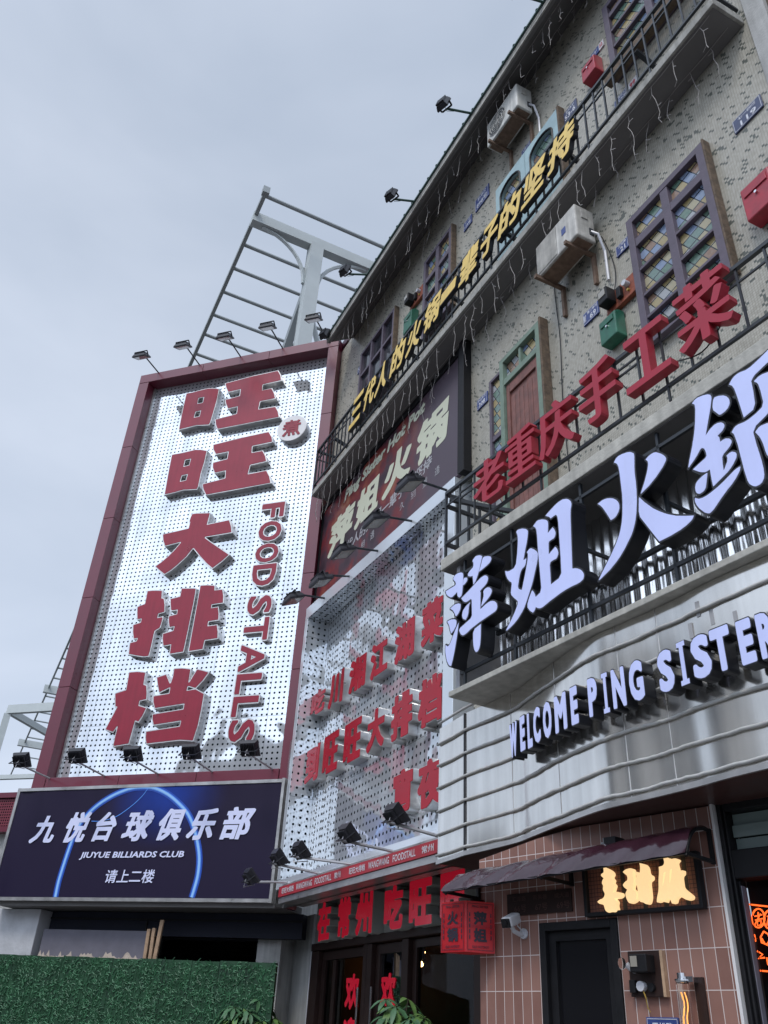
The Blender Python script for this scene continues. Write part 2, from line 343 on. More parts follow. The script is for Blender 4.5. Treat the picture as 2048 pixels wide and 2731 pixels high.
# ---- mesh builder -----------------------------------------------------------------------------
class MB:
    """Collects faces in (u, w, v) plane coordinates."""
    def __init__(s, xf=None): s.v = []; s.f = []; s.xf = xf
    def add(s, vs, fs):
        o = len(s.v)
        for p in vs:
            p = tuple(p)
            if s.xf is not None: p = tuple(s.xf @ Vector(p))
            s.v.append(p)
        s.f += [tuple(i+o for i in f) for f in fs]; return s
    def box(s, u0, u1, w0, w1, v0, v1):
        P = [(u, w, v) for u in (u0, u1) for w in (w0, w1) for v in (v0, v1)]
        return s.add(P, [(0, 1, 3, 2), (4, 6, 7, 5), (0, 4, 5, 1), (2, 3, 7, 6), (0, 2, 6, 4), (1, 5, 7, 3)])
    def quad(s, a, b, c, d): return s.add([a, b, c, d], [(0, 1, 2, 3)])
    def rect(s, u0, u1, v0, v1, w): return s.quad((u0, w, v0), (u1, w, v0), (u1, w, v1), (u0, w, v1))
    def bar(s, p, q, a, b=None, up=(0, 0, 1)):
        """square bar from p to q, a wide and b high"""
        b = a if b is None else b; p, q = Vector(p), Vector(q); d = (q-p).normalized(); up = Vector(up)
        if abs(d.dot(up)) > .95: up = Vector((1, 0, 0)) if abs(d.x) < .9 else Vector((0, 1, 0))
        x = d.cross(up).normalized(); y = x.cross(d).normalized(); x *= a/2; y *= b/2
        P = [p-x-y, p+x-y, p+x+y, p-x+y, q-x-y, q+x-y, q+x+y, q-x+y]
        return s.add(P, [(0, 1, 2, 3), (7, 6, 5, 4), (0, 4, 5, 1), (1, 5, 6, 2), (2, 6, 7, 3), (3, 7, 4, 0)])
    def tube(s, pts, r, n=6, cap=True):
        pts = [Vector(p) for p in pts]; rr = r if isinstance(r, (list, tuple)) else [r]*len(pts)
        prev = None; rings = []
        for i, p in enumerate(pts):
            d = (pts[min(i+1, len(pts)-1)]-pts[max(i-1, 0)]).normalized()
            if prev is None: x = d.cross(Vector((.3, .2, 1)) if abs(d.z) < .9 else Vector((1, 0, 0))).normalized()
            else: x = (prev-d*prev.dot(d)).normalized()
            prev = x; y = d.cross(x); rings.append([p+(x*math.cos(2*math.pi*k/n)+y*math.sin(2*math.pi*k/n))*rr[i] for k in range(n)])
        vs = [v for ring in rings for v in ring]; fs = []
        for i in range(len(pts)-1):
            for k in range(n): fs.append((i*n+k, i*n+(k+1) % n, (i+1)*n+(k+1) % n, (i+1)*n+k))
        if cap: fs.append(tuple(range(n-1, -1, -1))); fs.append(tuple((len(pts)-1)*n+k for k in range(n)))
        return s.add(vs, fs)
    def loops(s, loops, w0, w1, cap0=False, cap1=True, fn=None):
        """extrude closed 2-D loops (holes allowed) from depth w0 to w1"""
        fn = fn or (lambda a, b, w: (a, w, b))
        loops = [l for l in loops if len(l) > 2]
        if not loops: return s
        flat = [(float(p[0]), float(p[1])) for l in loops for p in l]; k = len(flat)
        vs = []; fs = []
        if cap1 or cap0:
            ed = []; o = 0
            for l in loops: m = len(l); ed += [(o+i, o+(i+1) % m) for i in range(m)]; o += m
            pv, _, pf, *_r = delaunay_2d_cdt([Vector(p) for p in flat], ed, [], 0, 1e-7)
            C = np.array([[sum(pv[i][a] for i in f)/3 for a in (0, 1)] for f in pf]); ins = np.zeros(len(C), bool)
            for l in loops:
                L = np.asarray(l, float)
                for a, b in zip(L, np.roll(L, -1, 0)):
                    if a[1] != b[1]: ins ^= ((a[1] > C[:, 1]) != (b[1] > C[:, 1])) & (C[:, 0] < (b[0]-a[0])*(C[:, 1]-a[1])/(b[1]-a[1])+a[0])
            tris = [tuple(f) for f, i in zip(pf, ins) if i]
            for on, w in ((cap1, w1), (cap0, w0)):
                if on: s.add([fn(p[0], p[1], w) for p in pv], tris)
        if w0 is not None:
            vs = [fn(p[0], p[1], w1) for p in flat]+[fn(p[0], p[1], w0) for p in flat]; o = 0
            for l in loops:
                m = len(l)
                for i in range(m): j = (i+1) % m; fs.append((o+i, o+j, k+o+j, k+o+i))
                o += m
        return s.add(vs, fs) if vs else s
    def lathe(s, prof, n=16, c=(0, 0, 0)):
        vs = []; fs = []
        for r, z in prof:
            for k in range(n): a = 2*math.pi*k/n; vs.append((c[0]+r*math.cos(a), c[1]+r*math.sin(a), c[2]+z))
        for i in range(len(prof)-1):
            for k in range(n): fs.append((i*n+k, i*n+(k+1) % n, (i+1)*n+(k+1) % n, (i+1)*n+k))
        fs.append(tuple(range(n))); fs.append(tuple((len(prof)-1)*n+k for k in range(n)))
        return s.add(vs, fs)

def finish(name, mb, base, material, smooth=False, bev=0):
    me = bpy.data.meshes.new(name)
    me.from_pydata([(p[0]-base[0], -(p[1]-base[1]), p[2]-base[2]) for p in mb.v], [], mb.f); me.update()
    bm = bmesh.new(); bm.from_mesh(me); bmesh.ops.recalc_face_normals(bm, faces=bm.faces); bm.to_mesh(me); bm.free()
    me.materials.append(M[material])
    if smooth:
        for p in me.polygons: p.use_smooth = True
    o = bpy.data.objects.new(name, me); COL.objects.link(o)
    if bev:
        b = o.modifiers.new('edge', 'BEVEL'); b.width = bev; b.segments = 2; b.limit_method = 'ANGLE'
    return o

class Thing:
    def __init__(s, fr, name, label, cat, base, group=None, kind=None):
        s.fr = fr; s.base = base; s.name = name; s.meta = (label, cat, group, kind); s.root = None
    def _tag(s, o):
        label, cat, group, kind = s.meta
        if label: o['label'] = label
        if cat: o['category'] = cat
        if group: o['group'] = group
        if kind: o['kind'] = kind
        fr = s.fr; p = fr.world(*s.base); k = fr.scale; p = (p[0]*k, p[1]*k, EYE+(p[2]-EYE)*k)
        o.matrix_world = Matrix(((k*fr.U[0], -k*fr.N[0], 0, p[0]), (k*fr.U[1], -k*fr.N[1], 0, p[1]), (0, 0, k, p[2]), (0, 0, 0, 1)))
    def mesh(s, material, mb, **k):
        o = finish(s.name, mb, s.base, material, **k); s._tag(o); s.root = o; return o
    def part(s, name, material, mb, parent=None, label=None, kind=None, **k):
        if s.root is None:
            s.root = bpy.data.objects.new(s.name, None); s.root.empty_display_size = .2; COL.objects.link(s.root); s._tag(s.root)
        o = finish(name, mb, s.base, material, **k); o.parent = parent or s.root
        if label: o['label'] = label
        if kind: o['kind'] = kind
        return o

# ---- lettering --------------------------------------------------------------------------------
_fc = bpy.data.curves.new('_font', 'FONT'); _fo = bpy.data.objects.new('_font', _fc); COL.objects.link(_fo)
def text_mesh(body, fill=True, offset=0.0, res=3, shear=0.0):
    _fc.body = body; _fc.fill_mode = 'BOTH' if fill else 'NONE'; _fc.offset = offset; _fc.resolution_u = res; _fc.shear = shear
    dg = bpy.context.evaluated_depsgraph_get(); dg.update()
    return bpy.data.meshes.new_from_object(_fo.evaluated_get(dg))
_OL = {}
def outline(ch):
    if ch in _OL: return _OL[ch]
    me = text_mesh(ch, False); nx = {}
    for e in me.edges:
        a, b = e.vertices; nx.setdefault(a, []).append(b); nx.setdefault(b, []).append(a)
    seen = set(); loops = []
    for st in nx:
        if st in seen: continue
        l = [st]; seen.add(st); cur = st
        while True:
            n = [k for k in nx[cur] if k not in seen]
            if not n: break
            cur = n[0]; seen.add(cur); l.append(cur)
        if len(l) > 2: loops.append(np.array([me.vertices[i].co[:2] for i in l]))
    bpy.data.meshes.remove(me); _OL[ch] = loops; return loops

def rdp(P, tol):
    n = len(P)
    if n < 4: return P
    keep = np.zeros(n, bool); k = int(np.argmax(np.hypot(*(P-P[0]).T))); keep[[0, k]] = True
    st = [(0, k), (k, n)]
    Q = np.vstack([P, P[:1]])
    while st:
        a, b = st.pop()
        if b-a < 2: continue
        s = Q[a+1:b]; d = Q[b]-Q[a]; L = math.hypot(*d) or 1e-9
        dist = np.abs((s[:, 0]-Q[a][0])*d[1]-(s[:, 1]-Q[a][1])*d[0])/L; i = int(np.argmax(dist))
        if dist[i] > tol: i += a+1; keep[i] = True; st += [(a, i), (i, b)]
    return P[keep]

def regrow(loops, levels, grid=96, p=3.0, ax=1.0, ay=1.0, tol=.004):
    """re-draw an outline heavier or lighter: level sets of the distance to it (positive = heavier)"""
    A = np.vstack(loops); lo, hi = A.min(0), A.max(0); size = float(max(hi-lo)); pad = max(max(levels), 0)*1.6+size*.03
    nx = int(grid*(hi[0]-lo[0]+2*pad)/size)+2; ny = int(grid*(hi[1]-lo[1]+2*pad)/size)+2
    gx = np.linspace(lo[0]-pad, hi[0]+pad, nx); gy = np.linspace(lo[1]-pad, hi[1]+pad, ny)
    X, Y = np.meshgrid(gx, gy); step = size/grid*.6
    pts = []; inside = np.zeros(X.shape, bool)
    for l in loops:
        B = np.roll(l, -1, 0)
        for a, b in zip(l, B):
            m = max(1, int(np.hypot(*(b-a))/step)); t = np.arange(m)[:, None]/m; pts.append(a+(b-a)*t)
            if a[1] != b[1]:
                c = ((a[1] > Y) != (b[1] > Y)) & (X < (b[0]-a[0])*(Y-a[1])/(b[1]-a[1])+a[0]); inside ^= c
    pts = np.vstack(pts); D = np.full(X.shape, 1e9)
    for i in range(0, len(pts), 64):
        q = pts[i:i+64]; d = (np.abs(X[..., None]-q[:, 0])/ax)**p+(np.abs(Y[..., None]-q[:, 1])/ay)**p; D = np.minimum(D, d.min(-1))
    D = D**(1/p); S = np.where(inside, D, -D)
    out = []
    for lv in levels: out.append(contour(S+lv, gx, gy, tol*size))
    return out

def contour(F, gx, gy, tol):
    ny, nx = F.shape; pos = F > 0; seg = {}
    def pt(k):
        t, j, i = k
        if t == 0: a, b = F[j, i], F[j, i+1]; f = a/(a-b); return (gx[i]+(gx[i+1]-gx[i])*f, gy[j])
        a, b = F[j, i], F[j+1, i]; f = a/(a-b); return (gx[i], gy[j]+(gy[j+1]-gy[j])*f)
    code = pos[:-1, :-1]*1+pos[:-1, 1:]*2+pos[1:, 1:]*4+pos[1:, :-1]*8
    T = {1: [(3, 0)], 2: [(0, 1)], 3: [(3, 1)], 4: [(1, 2)], 5: [(3, 2), (1, 0)], 6: [(0, 2)], 7: [(3, 2)], 8: [(2, 3)], 9: [(2, 0)], 10: [(0, 3), (2, 1)], 11: [(2, 1)], 12: [(1, 3)], 13: [(1, 0)], 14: [(0, 3)]}
    for j, i in zip(*np.nonzero((code > 0) & (code < 15))):
        E = ((0, j, i), (1, j, i+1), (0, j+1, i), (1, j, i))
        for a, b in T[int(code[j, i])]: seg[E[a]] = E[b]
    loops = []
    while seg:
        s0 = next(iter(seg)); k = s0; l = []
        while k in seg:
            n = seg.pop(k); l.append(pt(k)); k = n
        P = rdp(np.array(l), tol)
        if len(P) > 2:
            ar = .5*abs(np.dot(P[:, 0], np.roll(P[:, 1], 1))-np.dot(P[:, 1], np.roll(P[:, 0], 1)))
            if ar > (tol*2)**2: loops.append(P)
    return loops

_GC = {}
def glyph(ch, levels, **k):
    key = (ch, tuple(levels), tuple(sorted(k.items())))
    if key not in _GC: _GC[key] = regrow(outline(ch), levels, **k)
    return _GC[key]
def fit(loops_list, u0, v0, u1, v1, shear=0.0, skew=0.0, rot=False):
    """map level-set loops (first one gives the bounds) into a rectangle of the wall plane"""
    if rot: loops_list = [[np.stack([l[:, 1], -l[:, 0]], 1) for l in ls] for ls in loops_list]
    A = np.vstack(loops_list[0]); lo, hi = A.min(0), A.max(0); s = np.array([(u1-u0)/(hi[0]-lo[0]), (v1-v0)/(hi[1]-lo[1])]); res = []
    for ls in loops_list:
        r = []
        for l in ls:
            q = (l-lo)*s; x = q[:, 0]+shear*q[:, 1]; y = q[:, 1]+skew*q[:, 0]; r.append(np.stack([x+u0, y+v0], 1))
        res.append(r)
    return res

def channel_letter(fr, ch, label, cat, body, face, wb, wf, mats, group=None, name='sign_letter', lip=.006, back=True):
    """a built-up sign letter: the return (side walls and rim) and the coloured face plate"""
    A = np.vstack(body); b = (float(A[:, 0].mean()), wb, float(A[:, 1].min()))
    t = Thing(fr, name, label, cat, b, group)
    t.part('return', mats[0], MB().loops(body, wb, wf))
    t.part('face', mats[1], MB().loops(face, wf-.002, wf+lip))
    return t

def flat_text(mb, body, u0, v0, u1, v1, w, offset=0.0, shear=0.0, keep=False, rot=False):
    """lettering printed on a flat sign, fitted into a rectangle"""
    me = text_mesh(body, True, offset, 2, shear)
    P = np.array([x.co[:2] for x in me.vertices])
    if len(P) == 0: return
    if rot: P = np.stack([P[:, 1], -P[:, 0]], 1)
    lo, hi = P.min(0), P.max(0); sx, sy = (u1-u0)/(hi[0]-lo[0]), (v1-v0)/max(hi[1]-lo[1], 1e-6)
    if keep: sx = sy = min(sx, sy)
    mb.add([((p[0]-lo[0])*sx+u0, w, (p[1]-lo[1])*sy+v0) for p in P], [tuple(f.vertices) for f in me.polygons])
    bpy.data.meshes.remove(me)

def Z(x0, y0, s): return lambda x, y: (x0+x*s, y0+y*s)

# =================================================================================================
# setting
# =================================================================================================
FW = Frame(90, 0)                      # the street frame: u = to the right, w = towards the viewer, v = up
FS = Frame(26.5, 5.2)                  # glazed shop front under the side panel
def setting(name, material, mb, base=(0, 0, 0)): return Thing(FW, name, None, None, base, kind='structure').mesh(material, mb)
setting('street', 'street', MB().rect(-300, 300, 0, 0, 0) if 0 else MB().quad((-400, 400, 0), (400, 400, 0), (400, -400, 0), (-400, -400, 0)))
_pv = MB()
_pv.add([(-16, -20, .12), (-16, -6.0, .12), (16, 6, .12), (16, -20, .12), (-16, -6.0, -.05), (16, 6, -.05)], [(0, 1, 2, 3), (1, 4, 5, 2)])
setting('pavement', 'pavement', _pv)

# buildings across the street (seen as reflections in the signs)
def far_building(u0, u1, w0, w1, h, floors, label):
    t = Thing(FB, 'street_building', label, 'building', ((u0+u1)/2, w0, 0), 'buildings across the street')
    t.part('wall', 'far_wall', MB().box(u0, u1, w0, w1, -.3, h))
    n = int((u1-u0)/3.2)
    for i in range(n):
        for k in range(floors):
            u = u0+(i+.5)*(u1-u0)/n; v = 1.2+k*(h-1.5)/floors
            t.part('window', 'far_glass', MB().box(u-.9, u+.9, w0-.05, w0+.05, v, v+1.5))
far_building(-37, -27.5, 27, 37, 11.5, 3, 'low pale building across the street, facing the tall sign')
far_building(-26, -21.5, 26, 36, 17.5, 5, 'slim tall building across the street, the highest of the row')
far_building(-19.5, -8, 28, 38, 10.0, 3, 'lowest pale building across the street, middle of the row')
far_building(-6, -1, 27, 37, 15.0, 4, 'narrow pale building across the street, just right of the lowest one')
far_building(1.5, 14, 26, 36, 11.0, 3, 'wide pale building across the street, nearest the right-hand shops')

# =================================================================================================
# corner building with the tall food stall sign
# =================================================================================================
tb = Thing(FA, 'corner_building', 'flat roofed corner building behind the tall maroon framed sign', 'building', (-8.5, -4, 0))
tb.part('wall', 'plaster_grey', MB().box(-11.0, -6.8, -8, -.62, 3.4, 14.4).box(-11.0, -10.2, -8, -.62, -.22, 3.4).box(-6.5, -6.1, -4, -.62, -.22, 3.4))
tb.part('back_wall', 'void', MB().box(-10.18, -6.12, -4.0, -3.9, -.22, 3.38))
tb.part('parapet', 'maroon_dark', MB().box(-11.35, -11.02, -1.9, -.5, 13.5, 14.82))
tb.part('beam', 'navy_board', MB().box(-10.18, -6.52, -.86, -.66, 2.93, 3.38))
tb.part('soffit', 'soffit', MB().box(-11.0, -5.8, -.60, .1, 3.30, 3.395))
tb.part('pier', 'plaster_white', MB().box(-11.3, -10.35, -.58, -.2, -.22, 3.29), bev=.01)
# neighbouring low strip at the very left
nb = Thing(FA, 'side_building', 'low wall with a maroon mesh band at the left edge of the photo', 'building', (-13, -.9, 0))
nb.part('wall', 'plaster_grey', MB().box(-16, -11.4, -3, -.9, -.22, 4.75))
nb.part('fascia', 'perf_red', MB().box(-16, -11.25, -1.1, -.75, 4.76, 5.28))
nb.part('coping', 'maroon', MB().box(-16, -11.22, -1.1, -.70, 5.285, 5.38).box(-16, -11.22, -1.1, -.70, 4.66, 4.755))

# ---- the tall sign --------------------------------------------------------------------------------
s = Thing(FA, 'billboard', 'tall white perforated sign in a maroon frame carrying big red characters', 'sign', (-8.5, 0, 5.24))
fr_ = MB(); g = .008
def seg(a, b, n): return [(a+(b-a)*i/n+g/2, a+(b-a)*(i+1)/n-g/2) for i in range(n)]
for a, b in seg(-11.05, -5.93, 3): fr_.box(a, b, -.36, 0, 14.78, 15.03)
for a, b in seg(-10.77, -6.18, 3): fr_.box(a, b, -.36, 0, 5.24, 5.42)
for a, b in seg(5.24, 14.775, 5):
    fr_.box(-11.05, -10.78, -.36, -.002, a, b); fr_.box(-6.17, -5.93, -.36, -.002, a, b)
s.part('frame', 'maroon', fr_, bev=.006)
s.part('backing', 'maroon_dark', MB().box(-11.03, -5.95, -.6, -.365, 5.27, 15.0))
s.part('panel', 'perf_white', MB().box(-10.775, -6.175, -.36, -.30, 5.425, 14.775))
s.part('trim', 'steel_return', MB().box(-10.775, -10.735, -.298, -.25, 5.425, 14.77).box(-10.7, -6.2, -.298, -.285, 5.425, 5.44))

def tr(fr, z, w, pts):
    """traced outline: crop coordinates -> metres on the sign plane"""
    return np.array([fr.uv(*z(*p), w) for p in pts])
def traced(fr, z, w, polys, rim, grid=150):
    loops = [tr(fr, z, w, p) for p in polys]
    return regrow(loops, [0.0, -rim], grid=grid, p=3.0, tol=.0022)

AW = -.165
zA = Z(440, 960, .2170); zB = Z(300, 900, .36166); zC = Z(400, 1350, .14466); zD = Z(330, 1550, .18083); zE = Z(270, 1760, .19289)
W1 = [[(260,408),(340,395),(430,370),(540,345),(600,345),(672,352),(640,500),(600,640),(560,770),(545,800),(480,805),(385,808),(280,835),(165,862),(200,680)],
      [(415,470),(475,460),(460,525),(403,535)], [(378,640),(437,627),(420,692),(360,703)],
      [(735,285),(1060,200),(1395,127),(1425,180),(1438,255),(1205,305),(1198,370),(1318,345),(1350,410),(1363,475),(1172,512),(1152,603),(1362,568),(1395,630),(1410,705),(1000,785),(640,855),(618,800),(610,730),(878,660),(890,575),(768,603),(742,540),(733,488),(915,440),(925,365),(770,402),(745,340)]]
W2 = [[(436,862),(520,848),(610,825),(650,825),(700,832),(680,920),(655,1000),(635,1100),(625,1122),(560,1126),(520,1127),(460,1145),(380,1163),(405,1020)],
      [(537,905),(575,898),(563,942),(527,950)], [(513,1020),(551,1012),(540,1052),(501,1060)],
      [(738,790),(960,735),(1155,692),(1180,735),(1183,772),(1033,803),(1030,848),(1110,832),(1130,870),(1140,915),(1018,942),(1002,1005),(1140,978),(1160,1020),(1172,1075),(900,1125),(685,1165),(665,1120),(660,1080),(828,1037),(832,985),(750,1003),(735,960),(738,922),(843,895),(853,845),(758,865),(740,830)]]
DA = [[(770,140),(850,125),(1000,118),(1118,118),(1090,220),(1060,332),(1270,285),(1470,245),(1505,360),(1520,492),(1260,535),(1022,575),(1150,670),(1330,790),(1475,890),(1330,1020),(1145,1160),(1040,1070),(930,950),(795,785),(680,930),(520,1080),(400,1180),(262,1268),(175,1200),(80,1112),(200,1030),(330,920),(450,800),(560,670),(265,745),(235,640),(225,515),(480,455),(705,405),(730,300),(712,297),(740,210)]]
PAI = [[(345,140),(430,130),(575,130),(565,245),(600,248),(612,340),(610,460),(515,485),(505,535),(588,515),(570,600),(540,690),(460,740),(430,880),(400,1010),(370,1115),(280,1122),(170,1105),(65,1085),(75,990),(85,905),(185,880),(195,848),(140,862),(128,760),(132,640),(245,605),(255,560),(192,575),(190,480),(195,375),(308,330),(330,230)],
       [(850,100),(960,97),(1075,100),(1050,250),(1010,440),(960,700),(920,880),(885,1048),(665,1085),(690,942),(575,965),(565,860),(570,768),(725,725),(740,675),(665,690),(655,600),(657,510),(780,480),(788,430),(690,445),(682,350),(680,255),(825,222)],
       [(1125,57),(1230,50),(1350,57),(1345,128),(1465,112),(1478,215),(1475,325),(1303,350),(1298,390),(1400,372),(1410,470),(1405,580),(1253,600),(1246,655),(1385,635),(1397,740),(1393,850),(1198,878),(1170,1010),(945,1045),(1010,700),(1070,370)]]
DANG = [[(380,165),(500,155),(620,165),(592,335),(632,345),(638,450),(632,550),(535,572),(525,625),(635,655),(580,770),(515,870),(470,850),(430,1010),(385,1168),(155,1205),(185,1060),(218,930),(165,1010),(45,970),(130,810),(212,655),(187,662),(183,560),(185,460),(340,410)],
        [(1000,115),(1120,107),(1245,120),(1215,300),(1320,120),(1400,135),(1500,165),(1410,290),(1310,395),(1430,458),(1390,690),(1340,920),(1272,1128),(1085,1115),(860,1140),(615,1170),(605,1080),(610,985),(1080,912),(1095,850),(715,910),(700,830),(700,745),(1130,675),(1140,615),(730,680),(712,590),(712,495),(935,458),(945,390),(795,465),(775,360),(760,235),(905,190),(955,315),(985,230)],
        [(1200,372),(1290,398),(1190,418)]]
grp = 'red characters down the tall sign'
for z, polys, lb in ((zA, W1, 'huge red built-up character 旺 at the very top of the tall sign'),
                     (zB, W2, 'huge red built-up character 旺 second from the top of the tall sign'),
                     (zC, DA, 'huge red built-up character 大 in the middle of the tall sign'),
                     (zD, PAI, 'huge red built-up character 排 below the 大 on the tall sign'),
                     (zE, DANG, 'huge red built-up character 档 at the foot of the tall sign')):
    b, f = traced(FA, z, AW, polys, .018)
    channel_letter(FA, '', lb, 'sign letter', b, f, -.298, AW, ('steel_return', 'letter_red'), grp)
# FOOD STALLS, running down the right-hand side, each letter turned on its side
tops = [(zB(1190, 1202), zB(1180, 1330)), (zB(1165, 1338), zB(1155, 1500)), (zB(1140, 1503), zB(1130, 1658)), (zB(1125, 1655), zB(1115, 1832)), (zB(1085, 1885), zB(1075, 2045))]
zF = Z(100, 1600, .4822)
tops += [(zF(1215, 85), zF(1205, 228)), (zF(1185, 233), zF(1175, 398)), (zF(1162, 393), zF(1155, 525)), (zF(1138, 518), zF(1130, 652)), (zF(1118, 648), zF(1110, 792))]
names = ['topmost letter F', 'first letter O', 'second letter O', 'letter D above the gap', 'upper letter S below the gap', 'letter T', 'letter A', 'upper of the two letters L', 'lower of the two letters L', 'lowest letter S']
uL, uR = -7.61, -6.98
_a = [FA.uv(*zB(1100, 1265), AW), FA.uv(*zB(1278, 1230), AW), FA.uv(*zF(1040, 700), AW), FA.uv(*zF(1197, 690), AW)]
uL, uR = (_a[0][0]+_a[2][0])/2, (_a[1][0]+_a[3][0])/2
for ch, (p, q), nm in zip('FOODSTALLS', tops, names):
    v1, v0 = FA.uv(*p, AW)[1], FA.uv(*q, AW)[1]
    ls = glyph(ch, [.055, .055-.03], grid=90, p=2.5); b, f = fit(ls, uL, v0+.012, uR, v1-.012, rot=True)
    channel_letter(FA, ch, f'{nm}, small red sideways FOOD STALLS letters on tall sign', 'sign letter', b, f, -.298, AW-.04, ('steel_return', 'letter_red'), 'sideways FOOD STALLS letters')
# round disc with the character 煮
cu, cv = FA.uv(*zB(1322, 668), AW); ru = (FA.uv(*zB(1432, 640), AW)[0]-FA.uv(*zB(1215, 690), AW)[0])/2
d = Thing(FA, 'sign_disc', 'round white disc with the red character 煮 beside the top 旺', 'sign', (cu, -.298, cv-ru))
circ = [np.array([(cu+ru*math.cos(a), cv+ru*math.sin(a)) for a in np.linspace(0, 2*math.pi, 48, endpoint=False)])]
d.part('return', 'steel_return', MB().loops(circ, -.298, AW)); d.part('face', 'rim_white', MB().loops([circ[0]*.985+np.array([cu, cv])*.015], AW-.002, AW+.005))
ls = glyph('煮', [.030], grid=80); (f,) = fit(ls, cu-ru*.62, cv-ru*.62, cu+ru*.62, cv+ru*.62); d.part('character', 'letter_red', MB().loops(f, AW+.006, AW+.016))

# ---- floodlights ------------------------------------------------------------------------------------
def floodlight(fr, base, head, aim, label, group, size=(.30, .24), body='flood_body', arm='galv_arm', armr=.016, yoke=.16, small=False):
    """base: arm root, head: lamp centre, aim: direction the lens faces; all in (u, w, v)"""
    t = Thing(fr, 'floodlight', label, 'floodlight', base, group)
    B, H, A = Vector(base), Vector(head), Vector(aim).normalized()
    x = Vector((1, 0, 0)); x = (x-A*x.dot(A)).normalized(); y = A.cross(x).normalized(); hw, hh = size[0]/2, size[1]/2
    mx = Matrix(((x.x, y.x, A.x, H.x), (x.y, y.y, A.y, H.y), (x.z, y.z, A.z, H.z), (0, 0, 0, 1)))
    hb = MB(mx)
    hb.add([(-hw, -hh, .0), (hw, -hh, 0), (hw, hh, 0), (-hw, hh, 0), (-hw, -hh, .025), (hw, -hh, .025), (hw, hh, .025), (-hw, hh, .025), (-hw*.8, -hh*.8, -.05), (hw*.8, -hh*.8, -.05), (hw*.8, hh*.8, -.05), (-hw*.8, hh*.8, -.05)],
           [(4, 5, 6, 7), (0, 4, 7, 3), (1, 2, 6, 5), (0, 1, 5, 4), (3, 7, 6, 2), (0, 8, 9, 1), (1, 9, 10, 2), (2, 10, 11, 3), (3, 11, 8, 0), (8, 11, 10, 9)])
    for k in range(9):
        q = -hw*.72+k*hw*.18; hb.box(q-.004, q+.004, -hh*.7, hh*.7, -.085, -.051)
    t.part('housing', body, hb)
    t.part('lens', 'flood_lens', MB(mx).box(-hw*.84, hw*.84, -hh*.80, hh*.80, .026, .029))
    end = H-A*yoke
    yb = MB()
    for sgn in (-1, 1):
        yb.bar(end+x*hw*.95*sgn, H+x*hw*1.06*sgn, .028, .008)
    yb.bar(end-x*hw*.97, end+x*hw*.97, .028, .008)
    t.part('bracket', 'flood_body', yb)
    ab = MB(); ab.tube([B, B+(end-B)*.5, end], armr, 7)
    ab.tube([H-A*.06+y*.03, end+Vector((0, 0, -.06)), B+(end-B)*.75+Vector((0, 0, -.03))], .006, 4)
    t.part('arm', arm, ab)
    return t
pos = ['leftmost', 'second from the left', 'middle', 'second from the right', 'rightmost']
c1 = Z(350, 850, .3617); c2 = Z(50, 1950, .2411); c3 = Z(600, 1950, .2261)
for k, (a, b) in enumerate([((205, 400), (75, 280)), ((505, 340), (380, 205)), ((805, 275), (690, 140)), ((1110, 205), (1005, 65)), ((1440, 140), (1345, 5))]):
    p = FA.w_at(*c1(*a), 15.04); h = FA.uv(*c1(*b), .72)
    floodlight(FA, (p[0], -.06, 15.03), (h[0], .72, h[1]), (0, -.55, -1), f'black floodlight over the tall sign, {pos[k]} of its top row', 'floodlights above the tall sign', arm='iron', size=(.34, .26), yoke=.12)
for k, (a, b) in enumerate([(c2(340, 520), c2(35, 320)), (c2(950, 490), c2(650, 275)), (c2(1540, 465), c2(1265, 255)), (c3(-175, 470), c3(-520, 250)), (c3(560, 435), c3(290, 205))]):
    if k == 3: a, b = (566, 2053), (510, 2005)
    p = FA.uv(*a, .0); h = FA.uv(*b, .86)
    floodlight(FA, (p[0], -.01, 5.41), (h[0], .86, h[1]), (0, -1, .75), f'black floodlight under the tall sign, {pos[k]} of its bottom row', 'floodlights below the tall sign', size=(.32, .26), yoke=.14)

# ---- billiards banner ---------------------------------------------------------------------------------
BW = .17
b3 = Z(0, 2000, .4822)
s = Thing(FA, 'billboard', 'wide dark purple billiards club banner with a glowing blue ring', 'sign', (-8.5, 0, 3.4))
u0, u1, v0, v1 = -11.10, -6.02, 3.42, 5.14
fb = MB()
n1, n2 = 80, 28                                  # vinyl skin, slightly slack at its edges
rnd = random.Random(5); ph = [rnd.uniform(0, 6.28) for _ in range(6)]
def slack(a, b):
    e = math.exp(-b*n2*.16)+math.exp(-(1-b)*n2*.16)
    return -abs(e*.016*(math.sin(a*23+ph[0])+.6*math.sin(a*41+ph[1])+.4*math.sin(a*9+ph[2]))*math.sin(math.pi*min(1, a*14)))-.002
fb.add([(u0+(u1-u0)*i/n1, BW+slack(i/n1, k/n2), v0+(v1-v0)*k/n2) for i in range(n1+1) for k in range(n2+1)],
       [(i*(n2+1)+k, (i+1)*(n2+1)+k, (i+1)*(n2+1)+k+1, i*(n2+1)+k+1) for i in range(n1) for k in range(n2)])
s.part('banner', 'banner_vinyl', fb, smooth=True)
s.part('box', 'steel_return', MB().box(u0-.06, u0-.003, -.5, BW+.01, v0-.06, v1+.06).box(u1+.003, u1+.05, -.55, BW+.01, v0-.06, v1+.07).box(u0-.002, u1+.002, -.5, BW+.012, v1+.003, v1+.055).box(u0-.002, u1+.002, -.5, BW+.012, v0-.055, v0-.003).box(u0+.01, u1-.01, -.5, -.4, v0, v1))
